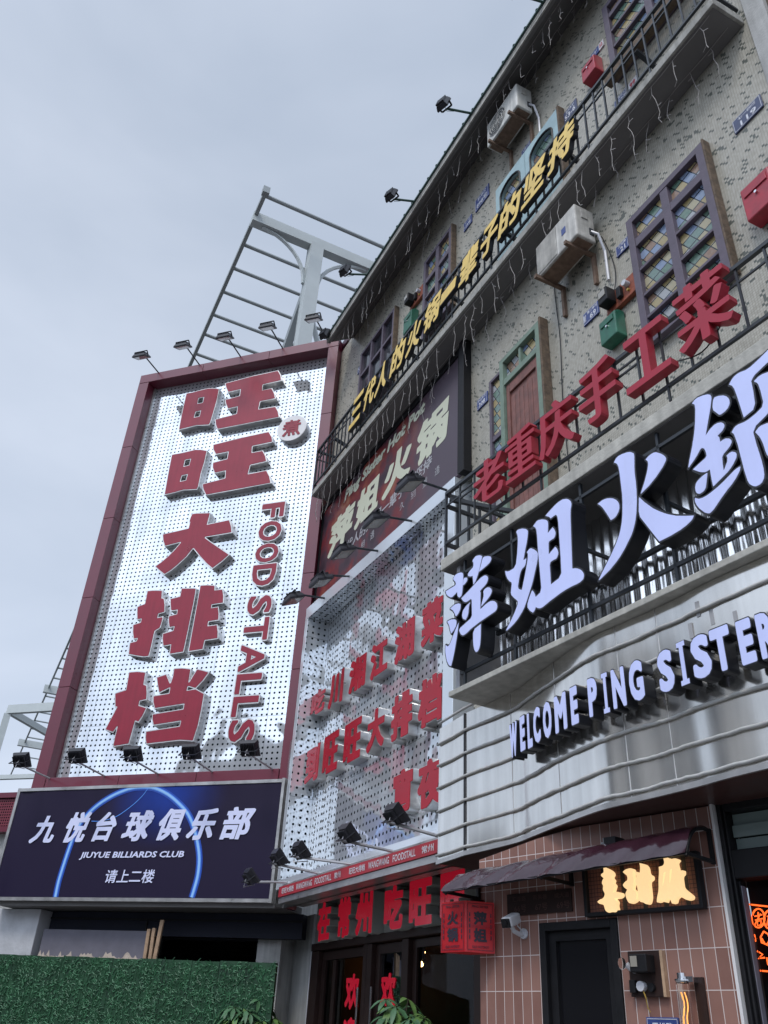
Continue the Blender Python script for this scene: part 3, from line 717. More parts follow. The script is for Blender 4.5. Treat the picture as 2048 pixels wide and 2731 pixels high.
# blue ring printed on the banner, built as thin printed bands in the banner's own plane
def pt(x, y): return FA.uv(*b3(x, y), BW+.03)
ring = [(300, 815), (318, 730), (345, 640), (375, 550), (405, 470), (440, 405), (480, 355), (540, 300), (620, 250), (700, 217), (760, 205), (840, 207), (910, 235), (970, 280), (1030, 345), (1065, 420), (1088, 510), (1098, 600), (1090, 690), (1072, 760), (1055, 815)]
P = [Vector((*pt(*p), 0)) for p in ring]
def smoothed(P, n=6):
    out = []
    for i in range(len(P)-1):
        a, b, c, d = P[max(i-1, 0)], P[i], P[i+1], P[min(i+2, len(P)-1)]
        for k in range(n):
            t = k/n; out.append(.5*((2*b)+(c-a)*t+(2*a-5*b+4*c-d)*t*t+(3*b-a-3*c+d)*t**3))
    return out+[P[-1]]
P = smoothed(P)
def band(P, half, w, lo=v0+.002, hi=v1-.002):
    m = MB(); vs = []
    for i, p in enumerate(P):
        t = (P[min(i+1, len(P)-1)]-P[max(i-1, 0)]).normalized(); nrm = Vector((-t.y, t.x, 0))
        for sg in (-1, 1): q = p+nrm*half*sg; vs.append((q.x, w, min(hi, max(lo, q.y))))
    m.add(vs, [(2*i, 2*i+1, 2*i+3, 2*i+2) for i in range(len(P)-1)]); return m
s.part('halo', 'glow_blue', band(P, .055, BW+.003)); s.part('ring', 'glow_azure', band(P, .030, BW+.006)); s.part('ring_core', 'glow_core', band(P, .017, BW+.009))
P2 = smoothed([Vector((*pt(*p), 0)) for p in [(490, 385), (500, 372), (520, 355), (500, 392), (560, 390), (640, 365), (720, 310), (780, 255), (815, 208)][3:]])
s.part('arc', 'glow_azure', band(P2, .006, BW+.0045))
tx = MB(); a = pt(160, 512); b = pt(1365, 330); a2 = pt(150, 500)
chars = '九悦台球俱乐部'
xs = [(155, 318), (330, 490), (495, 640), (660, 835), (845, 1010), (1022, 1190), (1205, 1385)]
yb = [(515, 365), (512, 345), (505, 345), (505, 335), (500, 325), (498, 325), (495, 315)]
for ch, (xa, xb), (ya, yt) in zip(chars, xs, yb):
    pa, pb = pt(xa, ya), pt(xb, yt)
    (f,) = fit(glyph(ch, [.038], grid=120, p=8.0, ay=.85), pa[0]-.02, pa[1], pb[0]-.015, pb[1]+.01, shear=.25)
    tx.loops(f, None, BW+.013)
s.part('lettering', 'banner_text', tx); tx = MB()
pa, pb = pt(432, 607), pt(1018, 557); flat_text(tx, 'JIUYUE BILLIARDS CLUB', pa[0], pa[1], pb[0], pb[1], BW+.013, offset=.028, shear=.15); s.part('lettering', 'banner_text', tx); tx = MB()
pa, pb = pt(572, 735), pt(857, 660); flat_text(tx, '请上二楼', pa[0], pa[1], pb[0], pb[1], BW+.013, offset=.012, shear=.1)
s.part('lettering', 'banner_text', tx)

# ---- the roof pergola ----------------------------------------------------------------------------------
FF = Frame(24.9, 0); PV = 20.5
s = Thing(FF, 'roof_pergola', 'grey steel pergola with round pipes standing on the roof behind the sign', 'pergola', (-15.6, -4.66, 14.4))
far_u, far_w = -83.6, -3.85
wR = -4.66*2+2.86
s.part('rail', 'pergola_pipe', MB().bar((-14.8, -2.86, PV), (far_u, far_w, PV), .10, .16).box(-14.83, -14.66, -2.95, -2.77, PV-.09, PV+.14))
s.part('rail', 'pergola_pipe', MB().bar((-14.8, wR, PV), (far_u, wR-1, PV), .10, .16))
s.part('beam', 'pergola', MB().bar((-15.62, -2.8, PV-.12), (-15.62, wR, PV-.12), .26, .34))
cm = MB().bar((-15.55, -4.66, 14.4), (-15.55, -4.66, PV-.3), .34, .30)
cm.box(-15.73, -15.71, -4.84, -4.48, 14.4, PV-.3).box(-15.39, -15.37, -4.84, -4.48, 14.4, PV-.3)
s.part('post', 'pergola', cm)
for sg in (-1, 1):
    pts = [Vector((-15.62, -4.66+sg*.2, PV-1.75))]
    for k in range(1, 11):
        a = k/10*math.pi/2; pts.append(Vector((-15.62, -4.66+sg*(.2+1.35*(1-math.cos(a))), PV-1.75+1.45*math.sin(a))))
    s.part('brace', 'pergola', MB().tube(pts, .055, 5))
s.part('brace', 'pergola_pipe', MB().bar((-15.7, -4.6, PV-1.9), (-19.2, -4.55, 14.5), .2, .24))
s.part('brace', 'pergola', MB().tube([(-15.7, -4.8, PV-2.6), (-16.2, -6.2, 14.6)], .075, 8))
ups = [-14.85, -16.68, -17.65, -18.68, -19.75, -20.72, -21.75]+[-22.8-1.05*k for k in range(19)]+[-44.42, -45.9, -47.34, -48.78, -50.28, -52.06, -53.85, -55.84, -59.77, -61.43, -63.59, -65.8, -68.01, -70.5, -73.11, -76.5, -80]
for u in ups:
    wl = -2.86+(far_w+2.86)*(u+14.85)/(far_u+14.85)
    s.part('pipe', 'pergola_pipe', MB().tube([(u, wl, PV-.01), (u, wR, PV-.01)], .055, 8))
for u in (-43.2, -57.95, -72): s.part('beam', 'pergola', MB().bar((u, -3.2, PV-.12), (u, wR-.6, PV-.12), .3, .5))
# second white frame further along the roof
s = Thing(FF, 'roof_frame', 'pale boxy steel frame far behind the left edge of the tall sign', 'steel frame', (-70, -4, 12))
q = [FF.w_at(23, 1893, 19.0), FF.w_at(140, 1886, 19.0)]; q3 = FF.w_at(135, 1958, 19.0); q4 = [FF.w_at(-40, 2075, 14.4), FF.w_at(110, 2070, 14.4)]
(ua, wa), (ub, wb_) = q
s.part('beam', 'pergola', MB().bar((ua, wa, 19), (ub+(ub-ua)*2, wb_+(wb_-wa)*2, 19), .3, .55))
s.part('post', 'pergola', MB().bar((ua, wa, 12), (ua, wa, 18.7), .42, .42))
s.part('beam', 'pergola', MB().bar((ua, wa, 18.95), (q3[0], q3[1], 18.95), .3, .4))
s.part('beam', 'pergola', MB().bar((*q4[0], 14.4), (*q4[1], 14.4), .25, .25))

# =================================================================================================
# the tiled building: wall, eave, upper balcony and what hangs on them
# =================================================================================================
cw = Z(1100, 0, .3617); cx_ = Z(880, 500, .3617); cy_ = Z(1380, 350, .4027); ct = Z(1500, 0, .3303); c8 = Z(1150, 850, .3014)
mb_ = Thing(FB, 'restaurant_building', 'restaurant building faced in grey mosaic tile with a deep eave and a balcony', 'building', (-8, 0, 0))
mb_.part('wall', 'mosaic', MB().box(-15.6, -7.62, -6, 0, 7.98, 14.2).box(-7.62, -2.56, -6, 0, 3.6, 14.2))
mb_.part('roof', 'maroon_dark', MB().box(-15.6, -2.0, -6, .0, 14.32, 14.5))
ev = MB()
prof = [(0, 14.10), (.50, 13.74), (.50, 13.70), (.55, 13.70), (.55, 13.86), (0, 14.30)]
def sweep(mb, prof, ua, ub):
    n = len(prof); vs = [(ua, w, v) for w, v in prof]+[(ub, w, v) for w, v in prof]
    return mb.add(vs, [tuple(range(n)), tuple(range(2*n-1, n-1, -1))]+[(i, (i+1) % n, n+(i+1) % n, n+i) for i in range(n)])
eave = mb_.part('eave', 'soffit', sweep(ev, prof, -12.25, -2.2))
mb_.part('fascia', 'concrete', MB().box(-12.26, -2.2, .551, .575, 13.69, 13.84), parent=eave)
tl = MB()
for i in range(36):
    u = -12.2+i*.28; tl.tube([(u, .595, 13.865), (u, .0, 14.345)], .030, 6)
mb_.part('roof_tiles', 'green_trim', tl, parent=eave)
mb_.part('drip_edge', 'green_trim', MB().box(-12.27, -2.19, .545, .60, 13.842, 13.875), parent=eave)
bal = mb_.part('balcony_slab', 'concrete', MB().box(-12.59, -2.60, .001, .41, 10.19, 10.30), bev=.006)
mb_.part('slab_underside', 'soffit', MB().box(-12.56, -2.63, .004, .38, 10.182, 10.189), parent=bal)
def railing(u0, u1, w, v0, v1, side=None, pitch=.168, mid=True, sec=.03):
    m = MB(); n = int(round((u1-u0)/pitch))
    m.bar((u0, w, v1), (u1, w, v1), sec*1.4, sec*1.3); m.bar((u0, w, v0), (u1, w, v0), sec, sec)
    for i in range(n+1):
        u = u0+(u1-u0)*i/n
        m.box(u-sec*.33, u+sec*.33, w-sec*.33, w+sec*.33, v0-.12 if i % 6 == 0 else v0, v1)
    h = v1-v0
    if mid:
        for i in range(n):
            a, b = u0+(u1-u0)*i/n, u0+(u1-u0)*(i+1)/n
            if i % 3 == 1: m.bar((a, w, v1-h*.19), (b, w, v1-h*.19), sec*.6, sec*.6); m.bar((a, w, v1-h*.30), (b, w, v1-h*.30), sec*.6, sec*.6)
            else: m.bar((a, w, v1-h*.24), (b, w, v1-h*.24), sec*.6, sec*.6)
    for us in (side or ()):
        m.bar((us, w, v1), (us, .02, v1), sec*1.4, sec*1.3); m.bar((us, w, v0), (us, .02, v0), sec, sec); m.bar((us, w, v1-h*.24), (us, .02, v1-h*.24), sec*.6, sec*.6)
        k = max(2, int(w/.13))
        for i in range(1, k): q = .02+(w-.02)*i/k; m.box(us-sec*.33, us+sec*.33, q-sec*.33, q+sec*.33, v0, v1)
        m.box(us-sec*.5, us+sec*.5, w-sec*.5, w+sec*.5, v0-.14, v1)
    return m
mb_.part('railing', 'iron', railing(-12.57, -2.62, .385, 10.44, 11.22, side=(-12.57, -2.62)))
for u in np.arange(-11.7, -3, 1.35): mb_.part('strut', 'iron', MB().bar((u, .385, 10.96), (u, -.0, 10.82), .05, .05))
mb_.part('corner_strip', 'plaster_grey', MB().box(-2.555, -2.36, -.5, .03, 3.6, 14.2))

nbr = Thing(FB, 'side_building', 'dark stone and panel frontage past the right end of the mosaic building', 'building', (-1, -.2, 0))
nbr.part('wall', 'purple_wood', MB().box(-2.0, 2.5, -4, -.05, 3.6, 14.5))
nbr.part('stone_pier', 'old_board', MB().box(-2.35, -2.005, -1, -.02, 3.6, 14.5))
sh = Thing(FB, 'shell_string', 'cord of pale round beads hanging down the dark right-hand frontage', 'hanging cord', (-1.9, .03, 14))
ms = MB()
for i in range(30): ms.lathe([(.002, -.04), (.05, -.03), (.062, 0), (.05, .03), (.002, .04)], 8, (-1.93, .05, 9.6+i*.16))
sh.part('beads', 'white_plastic', ms, smooth=True); sh.part('cord', 'string_wire', MB().tube([(-1.93, .05, 9.4), (-1.93, .05, 14.4)], .008, 4))

# ---- yellow slogan along the upper balcony -------------------------------------------------------------
rects = [(-10.82, 10.54, -10.36, 11.0), (-10.29, 10.55, -9.86, 10.95), (-9.82, 10.54, -9.40, 10.98), (-9.28, 10.55, -8.82, 10.97), (-8.74, 10.54, -8.30, 10.95), (-8.21, 10.56, -7.72, 10.95), (-7.68, 10.72, -7.24, 10.80), (-7.18, 10.55, -6.70, 10.97), (-6.64, 10.57, -6.21, 10.97), (-6.18, 10.55, -5.69, 10.94), (-5.65, 10.55, -5.16, 10.95), (-5.11, 10.55, -4.60, 10.94)]
oc = ['three bars 三, first of the row', '代', '人', '的 between 人 and 火', '火', '锅', 'single bar 一', '辈', '子', '的 between 子 and 坚', '坚', '持, last of the row']
for ch, r, o_ in zip('三代人的火锅一辈子的坚持', rects, oc):
    u0, v0, u1, v1 = r
    b, f = fit(glyph(ch, [.040, .030], grid=110, p=5.0, ax=1.2), u0-.03, v0-.04, u1-.035, v1+.09, shear=.24)
    channel_letter(FB, ch, f'yellow sign character {o_} on the upper balcony railing', 'sign letter', b, f, .42, .485, ('dark_return', 'yellow_face'), 'yellow slogan characters', lip=.003)

# ---- icicle light strings ---------------------------------------------------------------------------------
def icicles(label, u0, u1, w, v, n, seed, lo=.28, hi=.75, fr=FB):
    rd = random.Random(seed); t = Thing(fr, 'light_string', label, 'string lights', (u0, w, v), 'unlit icicle light strings')
    m = MB(); pts = []
    for i in range(n+1):
        u = u0+(u1-u0)*i/n; pts.append((u, w, v-.015*(i % 2)))
    m.tube(pts, .0045, 4)
    for i in range(n):
        d = MB()
        if rd.random() < .08: continue
        u = u0+(u1-u0)*(i+.5+rd.uniform(-.3, .3))/n; L = rd.uniform(lo, hi); k = max(3, int(L/.085)); p = Vector((u, w, v)); line = [p.copy()]
        for j in range(k):
            p = p+Vector((rd.uniform(-.028, .028), rd.uniform(-.02, .02), -L/k)); line.append(p.copy())
            if j % 2 == 0: d.tube([p, p+Vector((rd.choice((-1, 1))*rd.uniform(.03, .06), rd.uniform(-.02, .02), -rd.uniform(.01, .05)))], .004, 3)
        d.tube(line, .0036, 4); t.part('drop', 'string_wire', d)
    t.part('cord', 'string_wire', m)
icicles('unlit icicle lights along the outer edge of the roof eave', -12.1, -2.6, .42, 13.77, 40, 3)
icicles('unlit icicle lights along the inner side of the eave, by the wall', -12.0, -2.6, .15, 13.97, 30, 4)
icicles('unlit icicle lights along the outer edge under the upper balcony', -12.5, -2.7, .36, 10.18, 44, 5, .3, .7)
icicles('unlit icicle lights under the upper balcony close to the wall', -12.4, -2.7, .12, 10.18, 30, 6, .3, .6)

# ---- small floodlights on the eave ---------------------------------------------------------------------------
for lb, u, du, w in (('nearest the big sign', -12.1, -.05, .62), ('second from the big sign', -10.35, -.08, .95), ('middle', -8.49, -.05, .95), ('above the upper air conditioner', -6.65, -.05, 1.0), ('nearest the top of the photo', -4.78, -.03, 1.0)):
    floodlight(FB, (u, .52, 13.88), (u+du, w+.05, 13.80), (-.35, -1, -.25), f'small square black floodlight on the roof eave, {lb}', 'small floodlights on the eave', size=(.20, .22), arm='green_trim', armr=.02, yoke=-.08)

# ---- windows -----------------------------------------------------------------------------------------------
def lattice(mb, u0, u1, v0, v1, cols, rows, w0, w1, fw=.07, bar=.05):
    mb.box(u0, u0+fw, w0, w1, v0, v1).box(u1-fw, u1, w0, w1, v0, v1).box(u0+fw, u1-fw, w0, w1, v0, v0+fw).box(u0+fw, u1-fw, w0, w1, v1-fw, v1)
    for c in cols: mb.box(c-bar, c+bar, w0, w1-.006, v0+fw, v1-fw)
    ed = sorted([u0+fw]+[x for c in cols for x in (c-bar, c+bar)]+[u1-fw])
    for r, b in rows:
        for i in range(0, len(ed), 2): mb.box(ed[i], ed[i+1], w0, w1-.010, r-b, r+b)
def window(label, u0, u1, v0, v1, cols, rows, frame='purple_wood', glass='stained_glass', board=None, fw=.07, bar=.05, depth=.09):
    m = MB(); lattice(m, u0, u1, v0, v1, cols, rows, .002, depth, fw, bar)
    w = mb_.part('window', frame, m, label=label, bev=.004)
    mb_.part('pane', glass, MB().box(u0+fw*.5, u1-fw*.5, .004, .03, v0+fw*.5, v1-fw*.5), parent=w)
    if board: mb_.part('side_board', 'old_board', MB().box(u1+.004, u1+.016+board*.15, .002, .095, v0, v1+.02), parent=w, bev=.006)
    return w
window('dark paned window at the left end of the top floor', -11.56, -10.12, 11.3, 13.05, (-11.08, -10.60), ((12.45, .03), (11.9, .03)), glass='window_dark', board=.10, fw=.06, bar=.03)
window('stained glass window beside the orange meter board on the top floor', -9.02, -8.10, 11.3, 13.12, (-8.56,), ((12.60, .05), (12.2, .018), (11.8, .018)), board=.13)
window('wide stained glass window at the right end of the top floor', -4.25, -2.75, 11.60, 13.20, (-3.55,), ((12.9, .045), (12.55, .022), (12.2, .022), (11.9, .022)), board=.07, fw=.09)
window('large stained glass window on the middle floor', -4.39, -3.30, 7.35, 9.16, (-3.845,), ((8.76, .055), (8.36, .018), (8.0, .018), (7.7, .018)), board=.07, fw=.085)
w3s = mb_.part('sill', 'old_board', MB().box(-4.28, -2.7, .1, .2, 11.45, 11.56))
# pale blue pair with arched lights
for lb, u0, u1 in (('left leaf of the pale blue pair of arched windows', -6.77, -6.04), ('right leaf of the pale blue pair of arched windows', -6.03, -5.28)):
    a, b = u0+.12, u1-.12; arch = [(a, 11.2), (a, 12.12)]+[((a+b)/2-(b-a)/2*math.cos(t), 12.12+.17*math.sin(t)) for t in np.linspace(.15, math.pi-.15, 12)]+[(b, 12.12), (b, 11.2)]
    w = mb_.part('window', 'blue_wood', MB().loops([np.array([(u0, 10.35), (u1, 10.35), (u1, 12.44), (u0, 12.44)]), np.array(arch)], .002, .10), label=lb)
    mb_.part('pane', 'stained_glass', MB().box(a-.03, b+.03, .004, .04, 11.17, 12.32), parent=w)
    rim = [(p[0], .104, p[1]) for p in arch]; mb_.part('rim', 'black_paint', MB().tube(rim+[rim[0]], .016, 5), parent=w)
mb_.part('side_board', 'old_board', MB().box(-5.275, -5.24, .002, .11, 10.4, 12.46))
# green framed shutter door on the middle floor with a narrow stained leaf beside it
dm = MB(); lattice(dm, -6.78, -5.94, 5.2, 9.06, (), ((8.66, .045),), .002, .12, .075)
dw = mb_.part('door', 'green_wood', dm, label='green door frame with a red planked shutter below a stained fanlight', bev=.004)
mb_.part('fanlight', 'stained_glass', MB().box(-6.75, -5.97, .004, .05, 8.62, 9.03), parent=dw)
mb_.part('mullion', 'green_wood', MB().box(-6.385, -6.345, .051, .10, 8.70, 8.98), parent=dw)
sm = MB(); sm.box(-6.70, -6.02, .004, .055, 5.25, 8.61)
for i in range(7): u = -6.62+i*.088; sm.box(u, u+.080, .056, .068, 5.35, 8.38)
sm.box(-6.69, -6.63, .056, .085, 5.3, 8.60).box(-6.085, -6.03, .056, .085, 5.3, 8.60).box(-6.625, -6.09, .056, .083, 8.46, 8.60).box(-6.625, -6.09, .056, .083, 7.05, 7.2)
mb_.part('shutter', 'red_wood', sm, parent=dw, bev=.004)
mb_.part('side_board', 'old_board', MB().box(-5.935, -5.90, .002, .125, 5.2, 9.10), parent=dw, bev=.008)
window('narrow stained glass leaf beside the red shutter', -7.10, -6.785, 5.4, 8.98, (), ((8.02, .04), (7.2, .04)), fw=.045, depth=.07)
# timber post beside the poster
mb_.part('post', 'black_paint', MB().box(-7.76, -7.63, .002, .13, 7.9, 10.18), bev=.008)

# ---- hot pot poster -----------------------------------------------------------------------------------------
s = Thing(FB, 'poster', 'dark red hot pot poster on the wall below the upper balcony', 'poster', (-12.75, .03, 7.4))
s.part('board', 'hotpot_picture', MB().box(-12.72, -7.86, .004, .06, 7.99, 10.05))
s.part('border', 'black_paint', MB().box(-12.85, -12.725, .004, .085, 7.98, 10.17).box(-7.855, -7.77, .004, .085, 7.98, 10.17).box(-12.72, -7.86, .004, .085, 10.055, 10.17))
PWd = .064
tx = MB(); d6 = Z(780, 1100, .3014)
def uvp(p): return FB.uv(*p, PWd)
for ch, a, b in zip('萍姐火锅', [(-12.38, 8.82), (-11.25, 8.85), (-10.22, 8.86), (-9.14, 8.80)], [(-11.27, 9.54), (-10.27, 9.54), (-9.18, 9.55), (-8.10, 9.55)]):
    (f,) = fit(glyph(ch, [.052], grid=110, p=5.0, ay=.75), a[0], a[1], b[0]-.10, b[1], shear=.15); tx.loops(f, None, PWd)
p, q = uvp((918, 1331)), uvp((1134, 1077)); flat_text(tx, 'Ping Sister Hot Pot', p[0], (p[1]+q[1])/2-.16, q[0], (p[1]+q[1])/2+.13, PWd, offset=.05, shear=.2)
s.part('title', 'cream_ink', tx)
t2 = MB(); p, q = uvp((905, 1476)), uvp((1152, 1226)); flat_text(t2, '三代人的火锅一辈子的坚持', p[0], (p[1]+q[1])/2-.12, q[0], (p[1]+q[1])/2+.10, PWd, offset=.018, shear=.12)
vm = (p[1]+q[1])/2-.36
p = uvp((840+500*.42, 1180+480*.42)); q = uvp((840+655*.42, 1180+325*.42))
for ch, x in zip('相遇久别重逢', (-10.9, -10.55, -9.55, -9.2, -8.85, -8.5)): flat_text(t2, ch, x, vm, x+.14, vm+.14, PWd)
s.part('lettering', 'pale_ink', t2)

# ---- street number plates -----------------------------------------------------------------------------------
def plate(cs, label, lines, base='plate_blue', ink='ink_white', red=None, w=.02, fr=FB, border=True):
    a, b, c = [fr.uv(*p, w) for p in cs]; u0, u1 = (a[0]+c[0])/2, b[0]; v1 = (a[1]+b[1])/2; v0 = v1-(a[1]-c[1])
    t = Thing(fr, 'number_plate', label, 'number plate', ((u0+u1)/2, .002, v0), 'street number plates on the mosaic wall')
    uw = u1
    if red: uw = u1-(u1-u0)*.36
    t.part('plate', base, MB().box(u0, uw, .003, w, v0, v1), bev=.003)
    if red: t.part('plate', 'plate_white', MB().box(uw+.001, u1, .003, w, v0, v1), label='white end of the plate')
    m = MB(); h = v1-v0; d = uw-u0
    for txt, x0, x1, y0, y1 in lines: flat_text(m, txt, u0+d*x0, v0+h*y0, u0+d*x1, v0+h*y1, w+.003, offset=.02)
    if border:
        e = h*.05; m.rect(u0+e, uw-e, v0+e, v0+e*1.5, w+.003).rect(u0+e, uw-e, v1-e*1.5, v1-e, w+.003).rect(u0+e, u0+e*1.5, v0+e*1.6, v1-e*1.6, w+.003).rect(uw-e*1.5, uw-e, v0+e*1.6, v1-e*1.6, w+.003)
    t.part('lettering', ink, m)
    if red:
        m = MB(); flat_text(m, red, uw+(u1-uw)*.18, v0+h*.25, u1-(u1-uw)*.18, v0+h*.78, w+.003, offset=.03); t.part('number', 'ink_red', m)
plate([cw(1110, 830), cw(1205, 735), cw(1115, 905)], 'grey blue plate 53-6 right of the pale blue windows', [('53-6', .1, .9, .1, .55), ('五三新村', .2, .85, .65, .88)], base='plate_dull', border=False)
plate([cw(1308, 400), cw(1405, 300), cw(1315, 440)], 'blue and white plate with a red 32 above the top red mailbox', [('新村', .15, .85, .25, .75)], red='32', border=False)
plate([cw(1485, 745), cw(1650, 560), cw(1490, 805)], 'blue and white plate with 57 and a red 99 behind the upper railing', [('57号', .3, .9, .12, .55), ('开河大道', .3, .95, .62, .9)], red='99')
plate([ct(1365, 995), ct(1590, 755), ct(1395, 1085)], 'dull blue plate 119 right of the large stained glass window', [('119', .25, .8, .12, .5), ('七一四路', .2, .85, .64, .86)], base='plate_dull')
plate([cw(800, 1110), cw(875, 1035), cw(805, 1160)], 'blue plate with two lines of writing below the upper air conditioner', [('人民三路', .12, .9, .52, .85), ('289号', .25, .8, .14, .42)])
plate([cw(460, 1485), cw(560, 1350), cw(465, 1565)], 'blue plate 898 left of the pale blue windows', [('和平路', .2, .85, .60, .88), ('898号', .12, .9, .12, .5)])
plate([cw(375, 1650), cw(435, 1580), cw(378, 1705)], 'small blue plate 139 right of the second top window', [('七一路', .2, .85, .58, .85), ('139号', .15, .9, .14, .48)])
plate([cx_(590, 880), cx_(640, 830), cx_(600, 915)], 'small green plate 188 above the upper green mailbox', [('188', .15, .85, .25, .78)], base='plate_green')
plate([cx_(203, 1330), cx_(235, 1300), cx_(205, 1370)], 'smallest blue plate 54 left of the dark top window', [('54', .2, .8, .25, .78)])
plate([c8(403, 720), c8(495, 645), c8(405, 808)], 'blue plate 308 between the poster and the red shutter', [('308', .2, .8, .12, .52), ('中山东路', .12, .9, .64, .88)])
plate([cy_(430, 1215), cy_(530, 1125), cy_(440, 1290)], 'blue plate 69 left of the lower green mailbox', [('69', .45, .85, .12, .56), ('第二单元', .3, .95, .66, .88), ('锦绣', .05, .22, .2, .8)])
plate([cy_(648, 765), cy_(730, 700), cy_(655, 830)], 'blue plate 21 against the large stained glass window', [('21', .35, .75, .12, .55), ('三元弄', .2, .85, .64, .88)])

# ---- mailboxes and meter boards ------------------------------------------------------------------------------
def mailbox(label, m, u0, u1, v0, v1, d):
    t = Thing(FB, 'mailbox', label, 'mailbox', ((u0+u1)/2, 0, v0), 'old metal mailboxes')
    b = MB(); sweep(b, [(.003, v0), (d, v0), (d*1.0, v1-(v1-v0)*.12), (d*.55, v1), (.003, v1)], u0, u1)
    t.part('body', m, b, bev=.012)
    t.part('flap', m, MB().box(u0+.03, u1-.03, d+.001, d+.012, v1-(v1-v0)*.40, v1-(v1-v0)*.20), bev=.004)
    t.part('lock', 'chrome', MB().tube([((u0+u1)/2, d, v0+(v1-v0)*.5), ((u0+u1)/2, d+.02, v0+(v1-v0)*.5)], .014, 8))
mailbox('red mailbox on the top floor right of plate 53-6', 'mail_red', -4.69, -4.44, 12.12, 12.45, .15)
mailbox('green mailbox on the top floor behind the yellow slogan', 'mail_green', -9.58, -9.30, 11.85, 12.29, .15)
mailbox('green mailbox on the middle floor below the meter board', 'mail_green', -4.91, -4.66, 7.78, 8.13, .14)
mailbox('red mailbox at the right edge of the photo on the middle floor', 'mail_red', -3.0, -2.70, 7.62, 8.06, .16)
def meter(label, u0, u1, v0, v1):
    t = Thing(FB, 'meter_board', label, 'meter board', ((u0+u1)/2, 0, v0), 'old electricity meter boards'); d = u1-u0; h = v1-v0
    t.part('board', 'meter_board', MB().box(u0, u1, .003, .06, v0, v1), bev=.006)
    t.part('meter', 'black_paint', MB().box(u0+d*.04, u0+d*.36, .062, .19, v0+h*.25, v0+h*.98), bev=.012)
    t.part('meter_window', 'flood_lens', MB().box(u0+d*.09, u0+d*.31, .191, .197, v0+h*.55, v0+h*.88))
    t.part('switch', 'black_paint', MB().box(u0+d*.46, u0+d*.60, .062, .11, v0+h*.2, v0+h*.75), bev=.006)
    t.part('fuse', 'white_plastic', MB().tube([(u0+d*.76, .06, v0+h*.62), (u0+d*.76, .12, v0+h*.62)], d*.075, 12))
    t.part('fuse', 'brass', MB().tube([(u0+d*.78, .06, v0+h*.28), (u0+d*.78, .085, v0+h*.28)], d*.035, 8))
meter('orange brown meter board on the top floor between two windows', -9.54, -9.08, 12.44, 12.70)
meter('rusty brown meter board on the middle floor left of the stained glass window', -4.85, -4.40, 8.19, 8.45)

# ---- air conditioners -----------------------------------------------------------------------------------------
def aircon(label, u0, u1, v0, v1, w0, w1, body, legs, side_fan):
    t = Thing(FB, 'air_conditioner', label, 'air conditioner', ((u0+u1)/2, w0, v0), 'wall mounted air conditioners')
    t.part('casing', body, MB().box(u0, u1, w0, w1, v0, v1), bev=.018)
    d = u1-u0; h = v1-v0
    if side_fan:
        cu, cv, r = u0+d*.36, (v0+v1)/2, h*.40
        g_ = MB()
        for k in range(5): g_.tube([(cu+r*(k+1)/5*math.cos(a), w1+.006, cv+r*(k+1)/5*math.sin(a)) for a in np.linspace(0, 2*math.pi, 25)], .0045, 4)
        for a in np.linspace(0, 2*math.pi, 13)[:-1]: g_.bar((cu, w1+.006, cv), (cu+r*math.cos(a), w1+.006, cv+r*math.sin(a)), .005)
        fn = t.part('fan', 'ac_dark', MB().loops([np.array([(cu+r*math.cos(a), cv+r*math.sin(a)) for a in np.linspace(0, 2*math.pi, 32, endpoint=False)])], None, w1+.002))
        t.part('grille', 'ac_white', g_, parent=fn)
    else:
        g_ = MB()
        for k in range(24): u = u0+d*.03+k*d*.021; g_.box(u, u+d*.010, w1, w1+.008, v0+h*.06, v1-h*.06)
        fn = t.part('fan', 'ac_dark', MB().rect(u0+d*.02, u0+d*.53, v0+h*.05, v1-h*.05, w1+.001))
        t.part('grille', 'ac_white_dirty', g_, parent=fn)
        t.part('badge', 'plate_blue', MB().box(u0+d*.66, u0+d*.76, w1, w1+.004, v0+h*.42, v0+h*.62))
    t.part('handle', 'ac_white_dirty', MB().box(u1, u1+.012, w0+.10, w0+.19, v0+h*.62, v0+h*.86), bev=.004)
    t.part('valve_cover', 'ac_dark', MB().box(u1, u1+.010, w0+.03, w0+.09, v0+h*.18, v0+h*.38))
    for u in legs: t.part('bracket', 'rust', MB().bar((u, .0, v0-.026), (u, w1+.06, v0-.026), .04, .05).bar((u, .022, v0-.05), (u, .022, v0-.48), .045, .04))
    t.part('pan', 'rust', MB().box(u0+.03, u1-.03, w0+.03, w1-.03, v0-.012, v0-.003))
    t.part('pipe', 'white_plastic', MB().tube([(u1+.0, w0+.06, v0+h*.3), (u1+.06, w0+.02, v0+h*.15), (u1+.05, .03, v0-.15), (u1+.05, .03, v0-.6)], .016, 6))
aircon('white air conditioner with a round fan grille under the eave', -6.58, -5.79, 13.05, 13.59, .09, .36, 'ac_white', (-6.45, -5.93), True)
aircon('stained older air conditioner with a ribbed grille on the middle floor', -5.59, -4.845, 9.31, 9.83, .09, .36, 'ac_white_dirty', (-5.55, -4.99), False)

